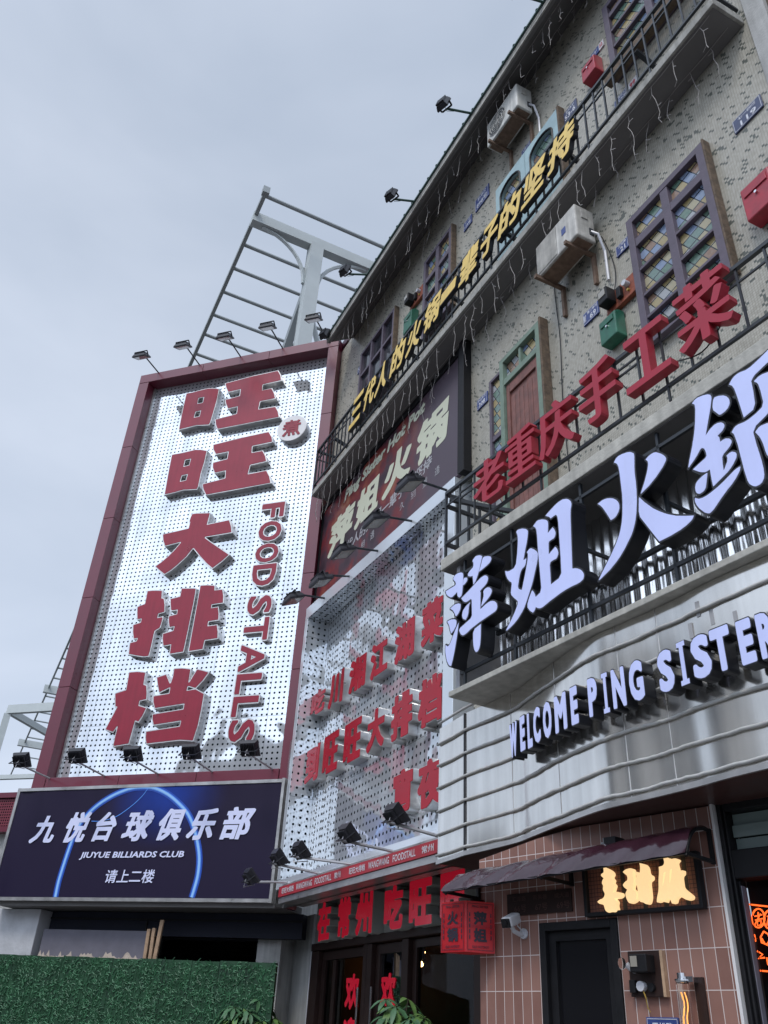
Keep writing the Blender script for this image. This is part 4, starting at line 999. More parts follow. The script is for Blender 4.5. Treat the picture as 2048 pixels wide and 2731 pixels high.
# =================================================================================================
# perforated side panel with red rows of characters (box front = FP plane)
# =================================================================================================
c7 = Z(780, 1480, .3014); e4 = Z(700, 1900, .3757); c4 = Z(800, 1150, .3014)
s = Thing(FP, 'billboard', 'white perforated side panel with three rows of glossy red characters', 'sign', (-9.2, -.25, 3.3))
def PR(u): return -.36+.245*(u+11.3)/4.01     # face of the recessed sheet, set slightly askew in its box
def at_depth(u, v, w, w2): return FP.uv(*proj(*FP.world(u, w, v)), w2)
s.part('frame', 'white_panel', MB().box(-11.42, -7.08, -.45, 0, 7.20, 7.40).box(-11.42, -11.31, -.45, 0, 3.42, 7.195).box(-7.285, -7.08, -.45, -.001, 3.42, 7.195), bev=.005)
s.part('panel', 'perf_side', MB().add([(u, PR(u)-d, v) for u in (-11.305, -7.29) for d in (.05, 0) for v in (3.3, 7.195)], [(0, 1, 3, 2), (4, 6, 7, 5), (0, 4, 5, 1), (2, 3, 7, 6), (0, 2, 6, 4), (1, 5, 7, 3)]))
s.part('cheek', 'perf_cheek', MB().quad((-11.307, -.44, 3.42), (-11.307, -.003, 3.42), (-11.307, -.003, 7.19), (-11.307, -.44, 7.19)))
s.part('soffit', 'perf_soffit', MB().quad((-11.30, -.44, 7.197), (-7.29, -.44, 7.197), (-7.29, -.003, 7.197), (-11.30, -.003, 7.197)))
s.part('return', 'perf_side', MB().box(-11.42, -11.37, -1.2, -.451, 3.3, 7.39))
s.part('ledge', 'white_panel', MB().box(-11.42, -7.08, -.45, .0, 3.30, 3.41))
s.part('post', 'galvanised', MB().box(-11.62, -11.50, -.35, -.05, 3.1, 5.35).box(-11.49, -11.44, -.28, -.02, 3.1, 5.3))
rowg = 'red characters on the side panel'
rows = [('吃', -11.02, 5.52, -10.54, 5.89), ('川', -10.42, 5.47, -9.96, 5.96), ('湘', -9.79, 5.49, -9.30, 5.97), ('江', -9.18, 5.49, -8.71, 5.98), ('湖', -8.54, 5.48, -8.05, 6.0), ('菜', -7.90, 5.48, -7.41, 6.03),
        ('到', -11.0, 4.57, -10.55, 5.08), ('旺', -10.43, 4.57, -9.96, 5.11), ('旺', -9.80, 4.57, -9.31, 5.11), ('大', -9.15, 4.57, -8.70, 5.09), ('排', -8.54, 4.55, -8.04, 5.10), ('档', -7.92, 4.53, -7.41, 5.10),
        ('宵', -8.42, 3.72, -7.98, 4.20), ('夜', -7.88, 3.68, -7.38, 4.18)]
lbl = ['top row, first 吃', 'top row, second 川', 'top row, third 湘', 'top row, fourth 江', 'top row, fifth 湖', 'top row, last 菜', 'middle row, first 到', 'middle row, first of two 旺', 'middle row, second of two 旺', 'middle row, fourth 大', 'middle row, fifth 排', 'middle row, last 档', 'bottom row, first 宵', 'bottom row, last 夜']
for (ch, a, b, c, d), lb in zip(rows, lbl):
    pw = PR((a+c)/2); (a, b), (c, d) = at_depth(a, b, -.08, pw+.13), at_depth(c, d, -.08, pw+.13)
    bo, fa = fit(glyph(ch, [.068, .050], grid=120, p=4), a, b, c, d, skew=0.02)
    channel_letter(FP, ch, f'glossy red character on the perforated side panel, {lb}', 'sign letter', bo, fa, pw-.01, pw+.13, ('steel_return', 'letter_red_b'), rowg)
# band sign under the panel
s = Thing(FP, 'band_sign', 'long thin dark red sign strip with white writing under the side panel', 'sign', (-9.1, .02, 3.17))
s.part('board', 'sign_red', MB().box(-11.11, -7.12, .004, .08, 3.172, 3.292))
s.part('trim', 'steel_return', MB().box(-11.13, -7.05, -.3, .06, 3.10, 3.168).box(-11.13, -7.05, -.2, .03, 3.296, 3.33))
wv = .084
for (t_, a, b) in (('旺旺大排档', .03, .125), ('WANGWANG', .145, .265), ('FOODSTALL', .285, .40), ('常州', .42, .46), ('旺旺大排档', .515, .61), ('WANGWANG', .63, .745), ('FOODSTALL', .765, .88), ('常州', .91, .965)):
    tx = MB(); flat_text(tx, t_, -11.11+3.99*a, 3.197, -11.11+3.99*b, 3.267, wv, offset=.012); s.part('lettering', 'ink_white', tx)
# floodlights of the panel
q4 = ['nearest the big sign', 'second from the big sign', 'middle', 'fourth from the big sign', 'nearest the lower balcony']
for k, (a, b) in enumerate([(c4(205, 1540), c4(-60, 1490)), (c4(425, 1340), c4(185, 1330)), (c4(680, 1105), c4(385, 1075)), (c4(980, 835), c4(670, 800)), (c4(1290, 505), c4(970, 470))]):
    p = FP.uv(*a, .01); h = FP.uv(*b, .50)
    floodlight(FP, (p[0], .0, 7.30), (h[0], .50, h[1]), (.0, -.45, -1), f'black floodlight leaning out over the white side panel, {q4[k]}', 'floodlights above the side panel', size=(.31, .25), arm='iron', yoke=.10)
for k, (a, b, nm) in enumerate([(e4(175, 1205), e4(-75, 1160), 'in front of the dark banner'), (e4(400, 1142), e4(125, 1025), 'leftmost on the panel itself'), (e4(640, 1078), e4(280, 975), 'second on the panel itself'), (e4(940, 990), e4(620, 855), 'third on the panel itself'), (e4(1350, 908), e4(955, 720), 'rightmost, under the 宵')]):
    p = FP.uv(*a, .0); h = FP.uv(*b, .46)
    floodlight(FP, (p[0], .0, p[1]), (h[0], .46, h[1]), (.15, -.8, .75), f'black floodlight under the side panel, {nm}', 'floodlights below the side panel', size=(.28, .20), yoke=.12)

# =================================================================================================
# lower balcony with red characters, hot pot letters, curved steel canopy (F2 plane)
# =================================================================================================
s7 = Z(1180, 900, .5232); s8 = Z(1180, 1500, .5232)
s = Thing(F2, 'lower_balcony', 'lower balcony with black railing and corrugated steel backing under its slab', 'balcony', (-3.5, -.2, 4.98))
sl = s.part('slab', 'concrete_fresh', MB().box(-5.18, 1.2, -1.3, 0, 4.98, 5.085), bev=.006)
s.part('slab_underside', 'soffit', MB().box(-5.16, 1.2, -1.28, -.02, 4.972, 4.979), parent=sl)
s.part('railing', 'iron', railing(-5.15, 1.0, -.03, 5.235, 5.74, pitch=.205, sec=.022))
er = MB()
for v in (5.74, 5.62, 5.235): er.bar((-5.15, -.03, v), (-5.15, -.75, v), .03, .03)
for k in range(6): q = -.03-.12*k; er.box(-5.16, -5.14, q-.01, q+.01, 5.09 if k == 0 else 5.235, 5.74)
s.part('end_railing', 'iron', er)
s.part('strut', 'iron', MB().bar((-5.1, -.03, 5.66), (-4.8, -.75, 5.6), .035))
# corrugated backing
pts = []; n = 720
cg = MB(); u0, u1 = -5.0, 1.2
top = []; L = 0
vs = []
for i in range(n+1):
    u = u0+(u1-u0)*i/n; w = -.46+.0075*math.sin(2*math.pi*u/.088)+.010*math.sin(u*3.3+1)
    vs += [(u, w, 3.9), (u, w+.010*math.sin(u*6), 4.42), (u, w, 4.971)]
cg.add(vs, [(3*i+k, 3*i+3+k, 3*i+4+k, 3*i+1+k) for i in range(n) for k in (0, 1)])
s.part('corrugated_sheet', 'galvanised', cg, smooth=True)
s.part('end_post', 'galv_arm', MB().box(-5.03, -4.985, -.5, -.06, 3.90, 4.971))
s.part('canopy_slab', 'concrete_fresh', MB().box(-5.045, 1.2, -1.0, 0, 3.849, 3.892), bev=.005)
# letter frame
lf = MB()
for v in (4.02, 4.86): lf.bar((-4.95, -.05, v), (.9, -.05, v), .02, .024)
for u in (-4.9, -4.3, -3.55, -2.85, -2.2, -1.5, -.7): lf.bar((u, -.05, 3.9), (u, -.05, 4.97), .02, .02); lf.bar((u, -.055, 4.45), (u, -.43, 4.45), .022, .022)
lf.bar((-4.95, -.40, 4.44), (.9, -.40, 4.44), .03, .03)
s.part('letter_frame', 'iron', lf)
# red characters along the lower railing
grp = 'red characters on the lower railing'
zr = [('老', 'first 老', -4.64, 5.315, -4.23, 5.665), ('重', 'second 重', -4.22, 5.32, -3.86, 5.70), ('庆', 'third 庆', -3.83, 5.31, -3.44, 5.71), ('手', 'fourth 手', -3.39, 5.32, -3.02, 5.76), ('工', 'fifth 工', -2.95, 5.33, -2.56, 5.73), ('菜', 'last 菜', -2.50, 5.33, -2.08, 5.79)]
for ch, nm, a, b, c, d in zr:
    (bo,) = fit(glyph(ch, [.020], grid=130, p=3.0, ax=1.7, ay=.4, tol=.0028), a, b-.035, c-.01, d+.01)
    A = np.vstack(bo); t = Thing(F2, 'sign_letter', f'matt red thick cut-out character on the lower railing, {nm}', 'sign letter', (float(A[:, 0].mean()), .0, b), grp)
    t.part('return', 'mail_red', MB().loops(bo, -.01, .06, cap1=False)); t.part('face', 'cut_red', MB().loops(bo, None, .06))

# big lilac hot pot letters
HW = .085
zp = Z(1170, 1470, .14463); zj = Z(1330, 1310, .17627); zh = Z(1580, 1180, .18686); zg = Z(1800, 900, .22607)
PING = [[(265,520),(300,450),(350,410),(430,392),(455,420),(450,560),(440,720),(425,820),(385,858),(350,830),(345,750),(290,810),(235,862),(160,820),(128,745),(200,700),(300,640),(325,610),(310,560)],
        [(460,510),(490,490),(525,490),(530,540),(490,600),(455,630)],
        [(640,150),(690,90),(760,75),(805,95),(770,250),(740,390),(690,540),(645,620),(630,450),(590,470),(545,460),(545,410),(600,340),(645,290),(645,200),(625,190)],
        [(820,110),(900,90),(960,100),(975,150),(940,220),(850,300),(750,380),(785,250)],
        [(420,870),(540,750),(660,620),(780,490),(850,445),(900,460),(915,520),(880,610),(760,735),(775,760),(770,900),(770,1075),(850,1000),(940,930),(1010,912),(1070,950),(1085,1030),(1060,1100),(960,1170),(780,1290),(600,1430),(520,1510),(450,1560),(405,1530),(375,1440),(500,1330),(620,1220),(615,1050),(615,900),(600,880),(510,945),(460,930)],
        [(825,750),(850,700),(920,660),(970,690),(985,750),(940,840),(860,940),(785,1025),(830,850),(835,780)],
        [(590,940),(560,1000),(545,1180),(500,1265),(450,1250),(435,1180),(450,1100),(510,1010)],
        [(640,1455),(780,1345),(775,1600),(760,1760),(730,1840),(695,1865),(660,1820),(640,1700)],
        [(215,1060),(290,990),(370,960),(408,975),(400,1080),(360,1160),(320,1205),(290,1130),(260,1085)],
        [(160,1300),(230,1260),(300,1255),(330,1280),(325,1380),(280,1460),(235,1520),(210,1440),(195,1360)],
        [(370,1320),(350,1500),(310,1750),(270,1960),(230,2120),(190,2105),(150,2010),(125,1850),(130,1730),(165,1760),(200,1740),(260,1590),(320,1430)]]
JIE = [[(265,615),(300,580),(370,565),(430,580),(445,620),(430,760),(400,900),(375,1050),(420,1015),(405,1130),(340,1195),(310,1320),(290,1470),(325,1490),(355,1495),(390,1330),(430,1120),(450,950),(430,925),(480,860),(540,880),(595,930),(590,1040),(560,1180),(510,1400),(440,1620),(380,1790),(270,1970),(130,2110),(115,2105),(180,1980),(250,1830),(305,1675),(250,1630),(185,1560),(195,1460),(205,1385),(160,1360),(120,1300),(100,1210),(150,1220),(260,1150),(285,950),(295,760),(290,670)],
       [(525,530),(590,440),(680,425),(740,445),(750,500),(742,640),(820,550),(850,590),(865,640),(845,710),(800,735),(755,770),(757,860),(758,960),(860,840),(895,890),(905,950),(880,1020),(830,1040),(770,1085),(785,1250),(790,1415),(955,1290),(945,1050),(925,750),(900,400),(870,355),(830,380),(790,415),(770,390),(710,375),(800,270),(900,170),(970,125),(1040,115),(1090,150),(1105,200),(1085,300),(1095,600),(1115,1175),(1180,1165),(1250,1190),(1295,1260),(1285,1330),(1220,1390),(1050,1470),(900,1570),(760,1680),(650,1770),(600,1775),(565,1750),(545,1810),(520,1840),(480,1815),(430,1745),(470,1600),(510,1500),(545,1550),(560,1605),(655,1515),(630,1250),(605,950),(585,680),(570,560)]]
HUO = [[(80,880),(150,820),(240,795),(320,805),(370,850),(390,920),(370,1010),(320,1080),(265,1110),(220,1040),(170,960),(130,910)],
       [(310,290),(350,210),(430,165),(530,135),(590,150),(600,200),(600,400),(625,600),(635,800),(630,1000),(610,1150),(570,1300),(500,1450),(400,1630),(280,1790),(150,1920),(90,1975),(150,1840),(250,1650),(340,1450),(400,1280),(430,1100),(435,900),(425,700),(400,500),(380,360),(350,300)],
       [(760,245),(820,180),(890,140),(960,150),(1030,190),(1060,240),(1020,330),(930,470),(820,610),(690,740),(740,590),(790,400),(800,300),(790,265)],
       [(668,780),(750,860),(880,950),(1050,1020),(1200,1050),(1340,1050),(1450,1045),(1430,1100),(1330,1200),(1180,1300),(960,1415),(860,1290),(740,1140),(665,1040)]]
GUO = [[(205,780),(250,720),(330,685),(410,670),(435,700),(425,800),(400,950),(360,1165),(420,1080),(480,1020),(550,1000),(590,1030),(575,1090),(500,1165),(525,1170),(535,1235),(590,1195),(650,1190),(675,1230),(650,1290),(555,1400),(565,1480),(575,1580),(620,1480),(625,1420),(610,1395),(670,1345),(720,1355),(735,1400),(700,1480),(650,1560),(585,1630),(455,1760),(430,1650),(415,1555),(370,1590),(300,1590),(215,1560),(300,1480),(380,1410),(365,1340),(345,1305),(310,1305),(260,1400),(160,1545),(180,1420),(215,1250),(240,1050),(245,800)],
       [(455,715),(520,690),(590,685),(640,720),(650,780),(620,850),(535,920),(490,890),(445,850)],
       [(385,1595),(375,1700),(365,1790),(300,1850),(260,1840),(240,1790),(250,1720),(310,1650)],
       [(235,1890),(290,1910),(380,1870),(550,1730),(700,1570),(775,1520),(770,1570),(700,1700),(580,1850),(430,2075),(370,2075),(300,2030),(245,1960)],
       [(640,560),(690,470),(760,415),(860,380),(1000,250),(1100,150),(1250,20),(1330,30),(1330,110),(1250,180),(1100,290),(895,490),(920,600),(955,830),(815,945),(770,800),(710,620),(680,570)],
       [(935,520),(1000,450),(1100,410),(1260,370),(1300,450),(1220,620),(1130,850),(1100,900),(915,1085),(960,1250),(1040,1500),(1060,1650),(1020,1730),(940,1765),(870,1720),(830,1600),(750,1280),(700,1140),(670,1120),(720,1040),(845,990),(960,900),(1055,800),(1010,620),(980,540)],
       [(950,1120),(1000,1050),(1100,1010),(1230,980),(1290,1060),(1250,1400),(1150,1420),(1090,1400),(1060,1300),(1010,1180)]]
def chaikin(P, n=1):
    P = np.array(P, float)
    for _ in range(n):
        Q = np.roll(P, -1, 0); d = np.hypot(*(Q-P).T); out = []
        for i in range(len(P)):
            a, b, c = P[i-1], P[i], Q[i]; v1, v2 = b-a, c-b; cs = np.dot(v1, v2)/(np.hypot(*v1)*np.hypot(*v2)+1e-9)
            if cs > .25: out += [b*.78+a*.22, b*.78+c*.22]      # round the gentle corners, keep the sharp ones
            else: out.append(b)
        P = np.array(out)
    return P
for z, polys, lb in ((zp, PING, 'big lilac character 萍, leftmost of four in black cases'), (zj, JIE, 'big lilac character 姐, second of four in black cases'), (zh, HUO, 'big lilac character 火, third of four in black cases'), (zg, GUO, 'big lilac character 鍋, cut off by the right photo edge')):
    loops = [tr(F2, z, HW, chaikin(p)) for p in polys]
    b, f = regrow(loops, [.011, .0], grid=190, p=2.2, tol=.0016)
    channel_letter(F2, '', lb, 'sign letter', b, f, -.035, HW, ('dark_return', 'lilac_face'), 'lilac hot pot characters', lip=.003)

# ---- curved steel canopy -----------------------------------------------------------------------------------
CB, CT = 2.80, 3.845
e6 = Z(1000, 2150, .3014); e7 = Z(1600, 2100, .2854)
edge = [F2.w_at(*p, CB) for p in [(1241, 2281), e6(1235, 330), e6(1400, 270), e6(1659, 165), e7(0, 220), e7(300, 145), e7(600, 75), e7(900, 0), (2048, 2050)]]
left = F2.uv(1209, 2276, edge[0][1]-.03)[0]
curve = [Vector((left-.25, edge[0][1]-.06, 0)), Vector((left, edge[0][1]-.03, 0))]+[Vector((*e, 0)) for e in edge]
last = curve[-1]; curve += [last+Vector((1.2, -.06, 0)), last+Vector((3.4, -.3, 0))]
curve = curve[:2]+smoothed(curve[2:], 8)
s = Thing(F2, 'canopy', 'curved brushed steel canopy strung with white light tubes over the shop front', 'canopy', (-3.5, -.3, CB))
sk = MB(); N = len(curve); lev = [CB, CB+.35, CB+.7, CT]
sk.add([(p.x, p.y+(.0012*math.sin(i*.7+k*2) if 2 < i < N-2 else 0), v) for i, p in enumerate(curve) for k, v in enumerate(lev)], [(i*4+k, i*4+4+k, i*4+5+k, i*4+1+k) for i in range(N-1) for k in range(3)])
skin = s.part('skin', 'canopy_steel', sk, smooth=True)
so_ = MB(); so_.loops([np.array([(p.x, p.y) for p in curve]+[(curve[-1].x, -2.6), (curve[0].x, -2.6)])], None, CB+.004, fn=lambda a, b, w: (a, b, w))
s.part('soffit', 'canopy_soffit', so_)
lip = MB()
for i in range(N-1):
    a, b = curve[i], curve[i+1]; lip.bar((a.x, a.y+.006, CB+.012), (b.x, b.y+.006, CB+.012), .018, .03)
s.part('lip', 'steel_return', lip)
s.part('corner_seam', 'dark_return', MB().bar((curve[2].x-.004, curve[2].y+.004, CB), (curve[2].x-.004, curve[2].y+.004, CT), .012, .012))
for k in (10, 26, 42, 54):
    p = curve[k]; s.part('seam', 'steel_return', MB().bar((p.x, p.y+.001, CB+.02), (p.x, p.y+.001, CT), .004, .004))
cw0 = curve[2].y
for k, y in enumerate((750, 862, 975, 1090, 1215, 1340, 1455)):
    v = F2.uv(*s8(107, y), cw0)[1]; rd = random.Random(40+k); pts = []
    for i, p in enumerate(curve): pts.append((p.x, p.y+.012+.002*math.sin(i*.9+k), v+rd.uniform(-.0025, .0025)+.003*math.sin(i*.35+k*1.3)))
    s.part('light_tube', 'rope_light', MB().tube(pts, .0105, 6), smooth=True)
for x, y in ((1305, 240), (1378, 280), (1270, 350), (1500, 290)):
    u, v = F2.uv(*s8(x, y), -.075); s.part('tape', 'tape', MB().box(u-.012, u+.012, -.073, -.066, v-.045, v+.045))
# WELCOME PING SISTER, letters stand off the curved skin
off = []
for i, p in enumerate(curve):
    t = (curve[min(i+1, N-1)]-curve[max(i-1, 0)]).normalized(); off.append(p+Vector((-t.y, t.x, 0))*.13)
def on_curve(px, py):
    """sight line meets the letter surface (a vertical surface offset from the skin)"""
    x0, y0 = px, py; best = None
    for i in range(len(off)-1):
        a, b = off[i], off[i+1]
        for t in np.linspace(0, 1, 6, endpoint=False):
            q = a+(b-a)*float(t); u, v = F2.uv(px, py, q.y); e = abs(u-q.x)
            if best is None or e < best[0]: best = (e, i+float(t), v, q, (b-a).normalized())
    return best
q_ = Z(1200, 1750, .3617)
spec = [('W', q_(446, 755), q_(498, 730), q_(434, 497)), ('E', q_(520, 703), q_(558, 685), q_(510, 445)), ('L', q_(577, 690), q_(612, 668), q_(567, 420)), ('C', q_(622, 650), q_(672, 630), q_(612, 375)), ('O', q_(692, 622), q_(755, 595), q_(685, 345)), ('M', q_(780, 582), q_(872, 540), q_(765, 295)), ('E', q_(898, 524), q_(955, 500), q_(880, 232)),
        ('P', q_(1030, 462), q_(1104, 434), q_(1010, 160)), ('I', q_(1138, 432), q_(1184, 415), q_(1108, 130)), ('N', q_(1210, 402), q_(1312, 366), q_(1186, 95)), ('G', q_(1336, 350), q_(1448, 320), q_(1325, 40)),
        ('S', s8(1112, 680), s8(1196, 655), s8(1100, 455)), ('I', s8(1218, 637), s8(1268, 622), s8(1188, 408)), ('S', s8(1285, 612), s8(1392, 585), s8(1275, 380)), ('T', s8(1385, 580), s8(1492, 553), s8(1365, 340)), ('E', s8(1530, 546), s8(1612, 525), s8(1487, 300)), ('R', s8(1632, 515), s8(1740, 490), s8(1590, 268))]
ords = {'E': iter(['first letter E', 'letter E ending WELCOME', 'letter E in SISTER']), 'I': iter(['letter I in PING', 'letter I in SISTER']), 'S': iter(['first letter S of SISTER', 'second letter S of SISTER'])}
bs = [on_curve(*a) for _, a, _, _ in spec]; be = [on_curve(*b) for _, _, b, _ in spec]
vb = [(a[2]+b[2])/2 for a, b in zip(bs, be)]; hh = []
SLAB = [(0, 0), (1, 0), (1, .14), (.76, .14), (.76, .86), (1, .86), (1, 1), (0, 1), (0, .86), (.24, .86), (.24, .14), (0, .14)]
for (ch, a, b, c), A in zip(spec, bs):
    T_ = on_curve(*c); hh.append(T_[2]-A[2])
hm = float(np.median(hh)); vm_ = float(np.median(vb))
for i, (ch, a, b, c) in enumerate(spec):
    A, B = bs[i][3], be[i][3]; d = (B-A); wdt = max(d.length, .05); t = d.normalized(); nrm = Vector((-t.y, t.x, 0)); v0 = .4*vm_+.6*vb[i]
    lb = next(ords[ch]) if ch in ords else f'letter {ch}'
    if ch == 'I': bo = [np.array(SLAB)*(wdt, hm)]; fa = regrow([np.array(SLAB)*(wdt*1.0, hm)], [-.004], grid=120, tol=.002)[0]
    else: bo, fa = fit(glyph(ch, [.075, .050], grid=70, p=2.6), 0, 0, wdt, hm)
    base = (A.x, A.y, v0); th = Thing(F2, 'sign_letter', f'lilac WELCOME PING SISTER sign on the curved canopy, {lb}', 'sign letter', base, 'WELCOME PING SISTER letters')
    fn = lambda x, y, w, A=A, t=t, nrm=nrm, v0=v0: (A.x+t.x*x+nrm.x*w, A.y+t.y*x+nrm.y*w, v0+y)
    th.part('return', 'dark_return', MB().loops(bo, -.085, 0, fn=fn)); th.part('face', 'lilac_face', MB().loops(fa, -.002, .003, fn=fn))
    mid = A+d*.5
    th.part('bracket', 'galv_arm', MB().bar((mid.x-nrm.x*.128, mid.y-nrm.y*.128, v0+hm*.3), (mid.x-nrm.x*.08, mid.y-nrm.y*.08, v0+hm*.3), .02))

# =================================================================================================
# street level: glazed shop front, pink tiled wall, awning, lantern, right-hand shop, hoarding, plants
# =================================================================================================
def glass_material():
    m = bpy.data.materials.new('shop_glass'); m.use_nodes = True; MATS['shop_glass'] = m; nt = m.node_tree; nt.nodes.clear(); N = nt.nodes.new; L = nt.links.new
    o = N('ShaderNodeOutputMaterial'); mx = N('ShaderNodeMixShader'); tr_ = N('ShaderNodeBsdfTransparent'); tr_.inputs[0].default_value = (.55, .58, .60, 1)
    gl = N('ShaderNodeBsdfGlossy'); gl.inputs['Roughness'].default_value = .02; gl.inputs[0].default_value = (.34, .36, .38, 1); fr = N('ShaderNodeFresnel'); fr.inputs[0].default_value = 1.45
    L(fr.outputs[0], mx.inputs[0]); L(tr_.outputs[0], mx.inputs[1]); L(gl.outputs[0], mx.inputs[2]); L(mx.outputs[0], o.inputs[0])
    m2 = bpy.data.materials.new('clear_tube'); m2.use_nodes = True; MATS['clear_tube'] = m2; b = m2.node_tree.nodes['Principled BSDF']
    b.inputs['Transmission Weight'].default_value = 1; b.inputs['Roughness'].default_value = .03; b.inputs['IOR'].default_value = 1.15; b.inputs['Base Color'].default_value = (.95, .9, .85, 1)
glass_material()
# ---- glazed snack shop ------------------------------------------------------------------------------------------
s = Thing(FS, 'shop_front', 'glazed shop front with dark brown frames under the red character sign', 'shop front', (-9.7, 0, 0))
s.part('pillar', 'plaster_grey', MB().box(-12.98, -11.78, -.5, .02, 0, 3.12), bev=.01)
s.part('pillar_edge', 'plaster_white', MB().box(-13.04, -12.985, -.5, .03, 0, 3.12).box(-11.775, -11.75, -.3, .03, 0, 3.1), bev=.004)
s.part('sign_board', 'shop_board', MB().box(-11.74, -6.9, -.06, 0, 2.745, 3.36))
s.part('soffit', 'black_paint', MB().add([(-13.1, .62, 3.09), (-6.6, .62, 3.09), (-6.6, -.05, 3.345), (-13.1, -.05, 3.345)], [(0, 1, 2, 3)]))
fr2 = MB().box(-11.74, -6.9, -.14, .045, 2.655, 2.742)
for a, b in ((-11.74, -11.52), (-10.22, -10.125), (-10.115, -10.0), (-9.27, -9.13), (-7.83, -7.1)): fr2.box(a, b, -.12, .03, 0, 2.652)
s.part('frame', 'brown_frame', fr2, bev=.006)
for nm, a, b in (('left glass door of the shop front', -11.50, -10.23), ('right glass door of the shop front', -9.99, -9.28)):
    m = MB(); lattice(m, a, b, .1, 2.64, (), (), -.09, -.03, .10)
    if a < -11: m.box(-11.17, -11.08, -.09, -.031, .2, 2.53)
    d = s.part('door', 'brown_frame', m, label=nm)
    s.part('pane', 'shop_glass', MB().rect(a+.1, b-.1, .2, 2.54, -.06), parent=d)
    s.part('handle', 'chrome', MB().tube([(b-.06 if a < -11 else a+.05, .04, .9), (b-.06 if a < -11 else a+.05, .04, 2.2)], .014, 8), parent=d)
    tx = MB(); uu = -10.72 if a < -11 else -9.92
    p, q = FS.uv(*e4(578, 2110), -.05), FS.uv(*e4(690, 1850), -.05)
    if a > -11: p, q = FS.uv(*e4(832, 2095), -.05), FS.uv(*e4(948, 1845), -.05)
    for k, ch in enumerate('欢迎'):
        (f,) = fit(glyph(ch, [.040], grid=80, p=3), p[0], p[1]-k*.46, q[0], q[1]-k*.46); tx.loops(f, None, -.052)
    s.part('lettering', 'shop_red', tx, parent=d)
wn = MB(); lattice(wn, -9.12, -7.84, .1, 2.64, (), ((1.2, .04),), -.09, -.03, .08)
w = s.part('window', 'brown_frame', wn); s.part('pane', 'shop_glass', MB().rect(-9.05, -7.9, .18, 2.56, -.06), parent=w)
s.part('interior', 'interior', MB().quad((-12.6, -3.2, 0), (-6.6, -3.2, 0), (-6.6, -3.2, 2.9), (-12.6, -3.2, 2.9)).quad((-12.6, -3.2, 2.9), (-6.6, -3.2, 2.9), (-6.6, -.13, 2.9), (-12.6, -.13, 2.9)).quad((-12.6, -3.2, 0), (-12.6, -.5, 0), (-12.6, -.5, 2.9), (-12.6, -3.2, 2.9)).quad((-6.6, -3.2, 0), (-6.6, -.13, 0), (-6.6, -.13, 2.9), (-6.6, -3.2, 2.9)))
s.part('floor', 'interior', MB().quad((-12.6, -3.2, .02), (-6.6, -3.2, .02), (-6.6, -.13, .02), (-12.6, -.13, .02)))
ct_ = Thing(FS, 'counter', 'long dark counter with a grey panel inside the glazed shop', 'counter', (-8.5, -2, 0))
ct_.part('body', 'brown_frame', MB().box(-9.6, -7.0, -2.3, -1.7, .02, 1.55)); ct_.part('panel', 'grey_sheet', MB().box(-8.6, -7.4, -1.69, -1.66, 1.25, 1.75)); ct_.part('shelf', 'plank', MB().box(-9.6, -7.0, -3.1, -2.8, 2.1, 2.16).box(-9.6, -7.0, -3.1, -2.8, 2.35, 2.39))
p, q = FS.uv(*e4(1060, 1755), -1.2), FS.uv(*e4(1140, 1665), -1.2)
ns = Thing(FS, 'notice', 'small blue notice with a pale border hanging inside the shop window', 'notice', (p[0], -1.2, p[1]))
ns.part('board', 'plate_blue', MB().box(p[0], q[0], -1.22, -1.2, p[1], q[1])); ns.part('border', 'ink_white', MB().box(q[0]+.002, q[0]+.02, -1.22, -1.195, p[1], q[1]).box(p[0], q[0], -1.22, -1.195, p[1]-.02, p[1]-.002))
for k, (px, py, nm) in enumerate([(970, 1722, 'highest, behind the right glass door'), (1143, 1702, 'beside the blue notice'), (1128, 1790, 'lower, below the blue notice'), (1083, 1795, 'lowest, left of the blue notice')]):
    u, v = FS.uv(*e4(px, py), -1.6); t = Thing(FS, 'pendant_lamp', f'tiny warm bulb glowing inside the shop, {nm}', 'lamp', (u, -1.6, v), 'warm bulbs inside the shop')
    t.part('bulb', 'lamp_dot', MB().lathe([(.004, -.03), (.024, -.015), (.028, .005), (.012, .03), (.008, .04)], 10, (u, -1.6, v)), smooth=True); t.part('cord', 'black_paint', MB().bar((u, -1.6, v+.04), (u, -1.6, 2.89), .008))
# red characters over the doors
for ch, a, b, nm in [('在', (382, 1628), (492, 1340), 'first 在'), ('常', (527, 1603), (635, 1300), 'second 常'), ('州', (655, 1578), (790, 1258), 'third 州'), ('吃', (858, 1545), (1005, 1195), 'fourth 吃'), ('旺', (1037, 1520), (1208, 1178), 'fifth 旺'), ('旺', (1260, 1490), (1442, 1112), 'last 旺, behind the awning tip')]:
    p, q = FS.uv(*e4(*a), .16), FS.uv(*e4(*b), .16)
    bo, fa = fit(glyph(ch, [.062, .050], grid=100, p=3.5), p[0], 2.728, q[0], 3.20)
    channel_letter(FS, ch, f'bright red character over the glass shop doors, {nm}', 'sign letter', bo, fa, .003, .16, ('shop_board', 'shop_red'), 'red characters over the shop doors')

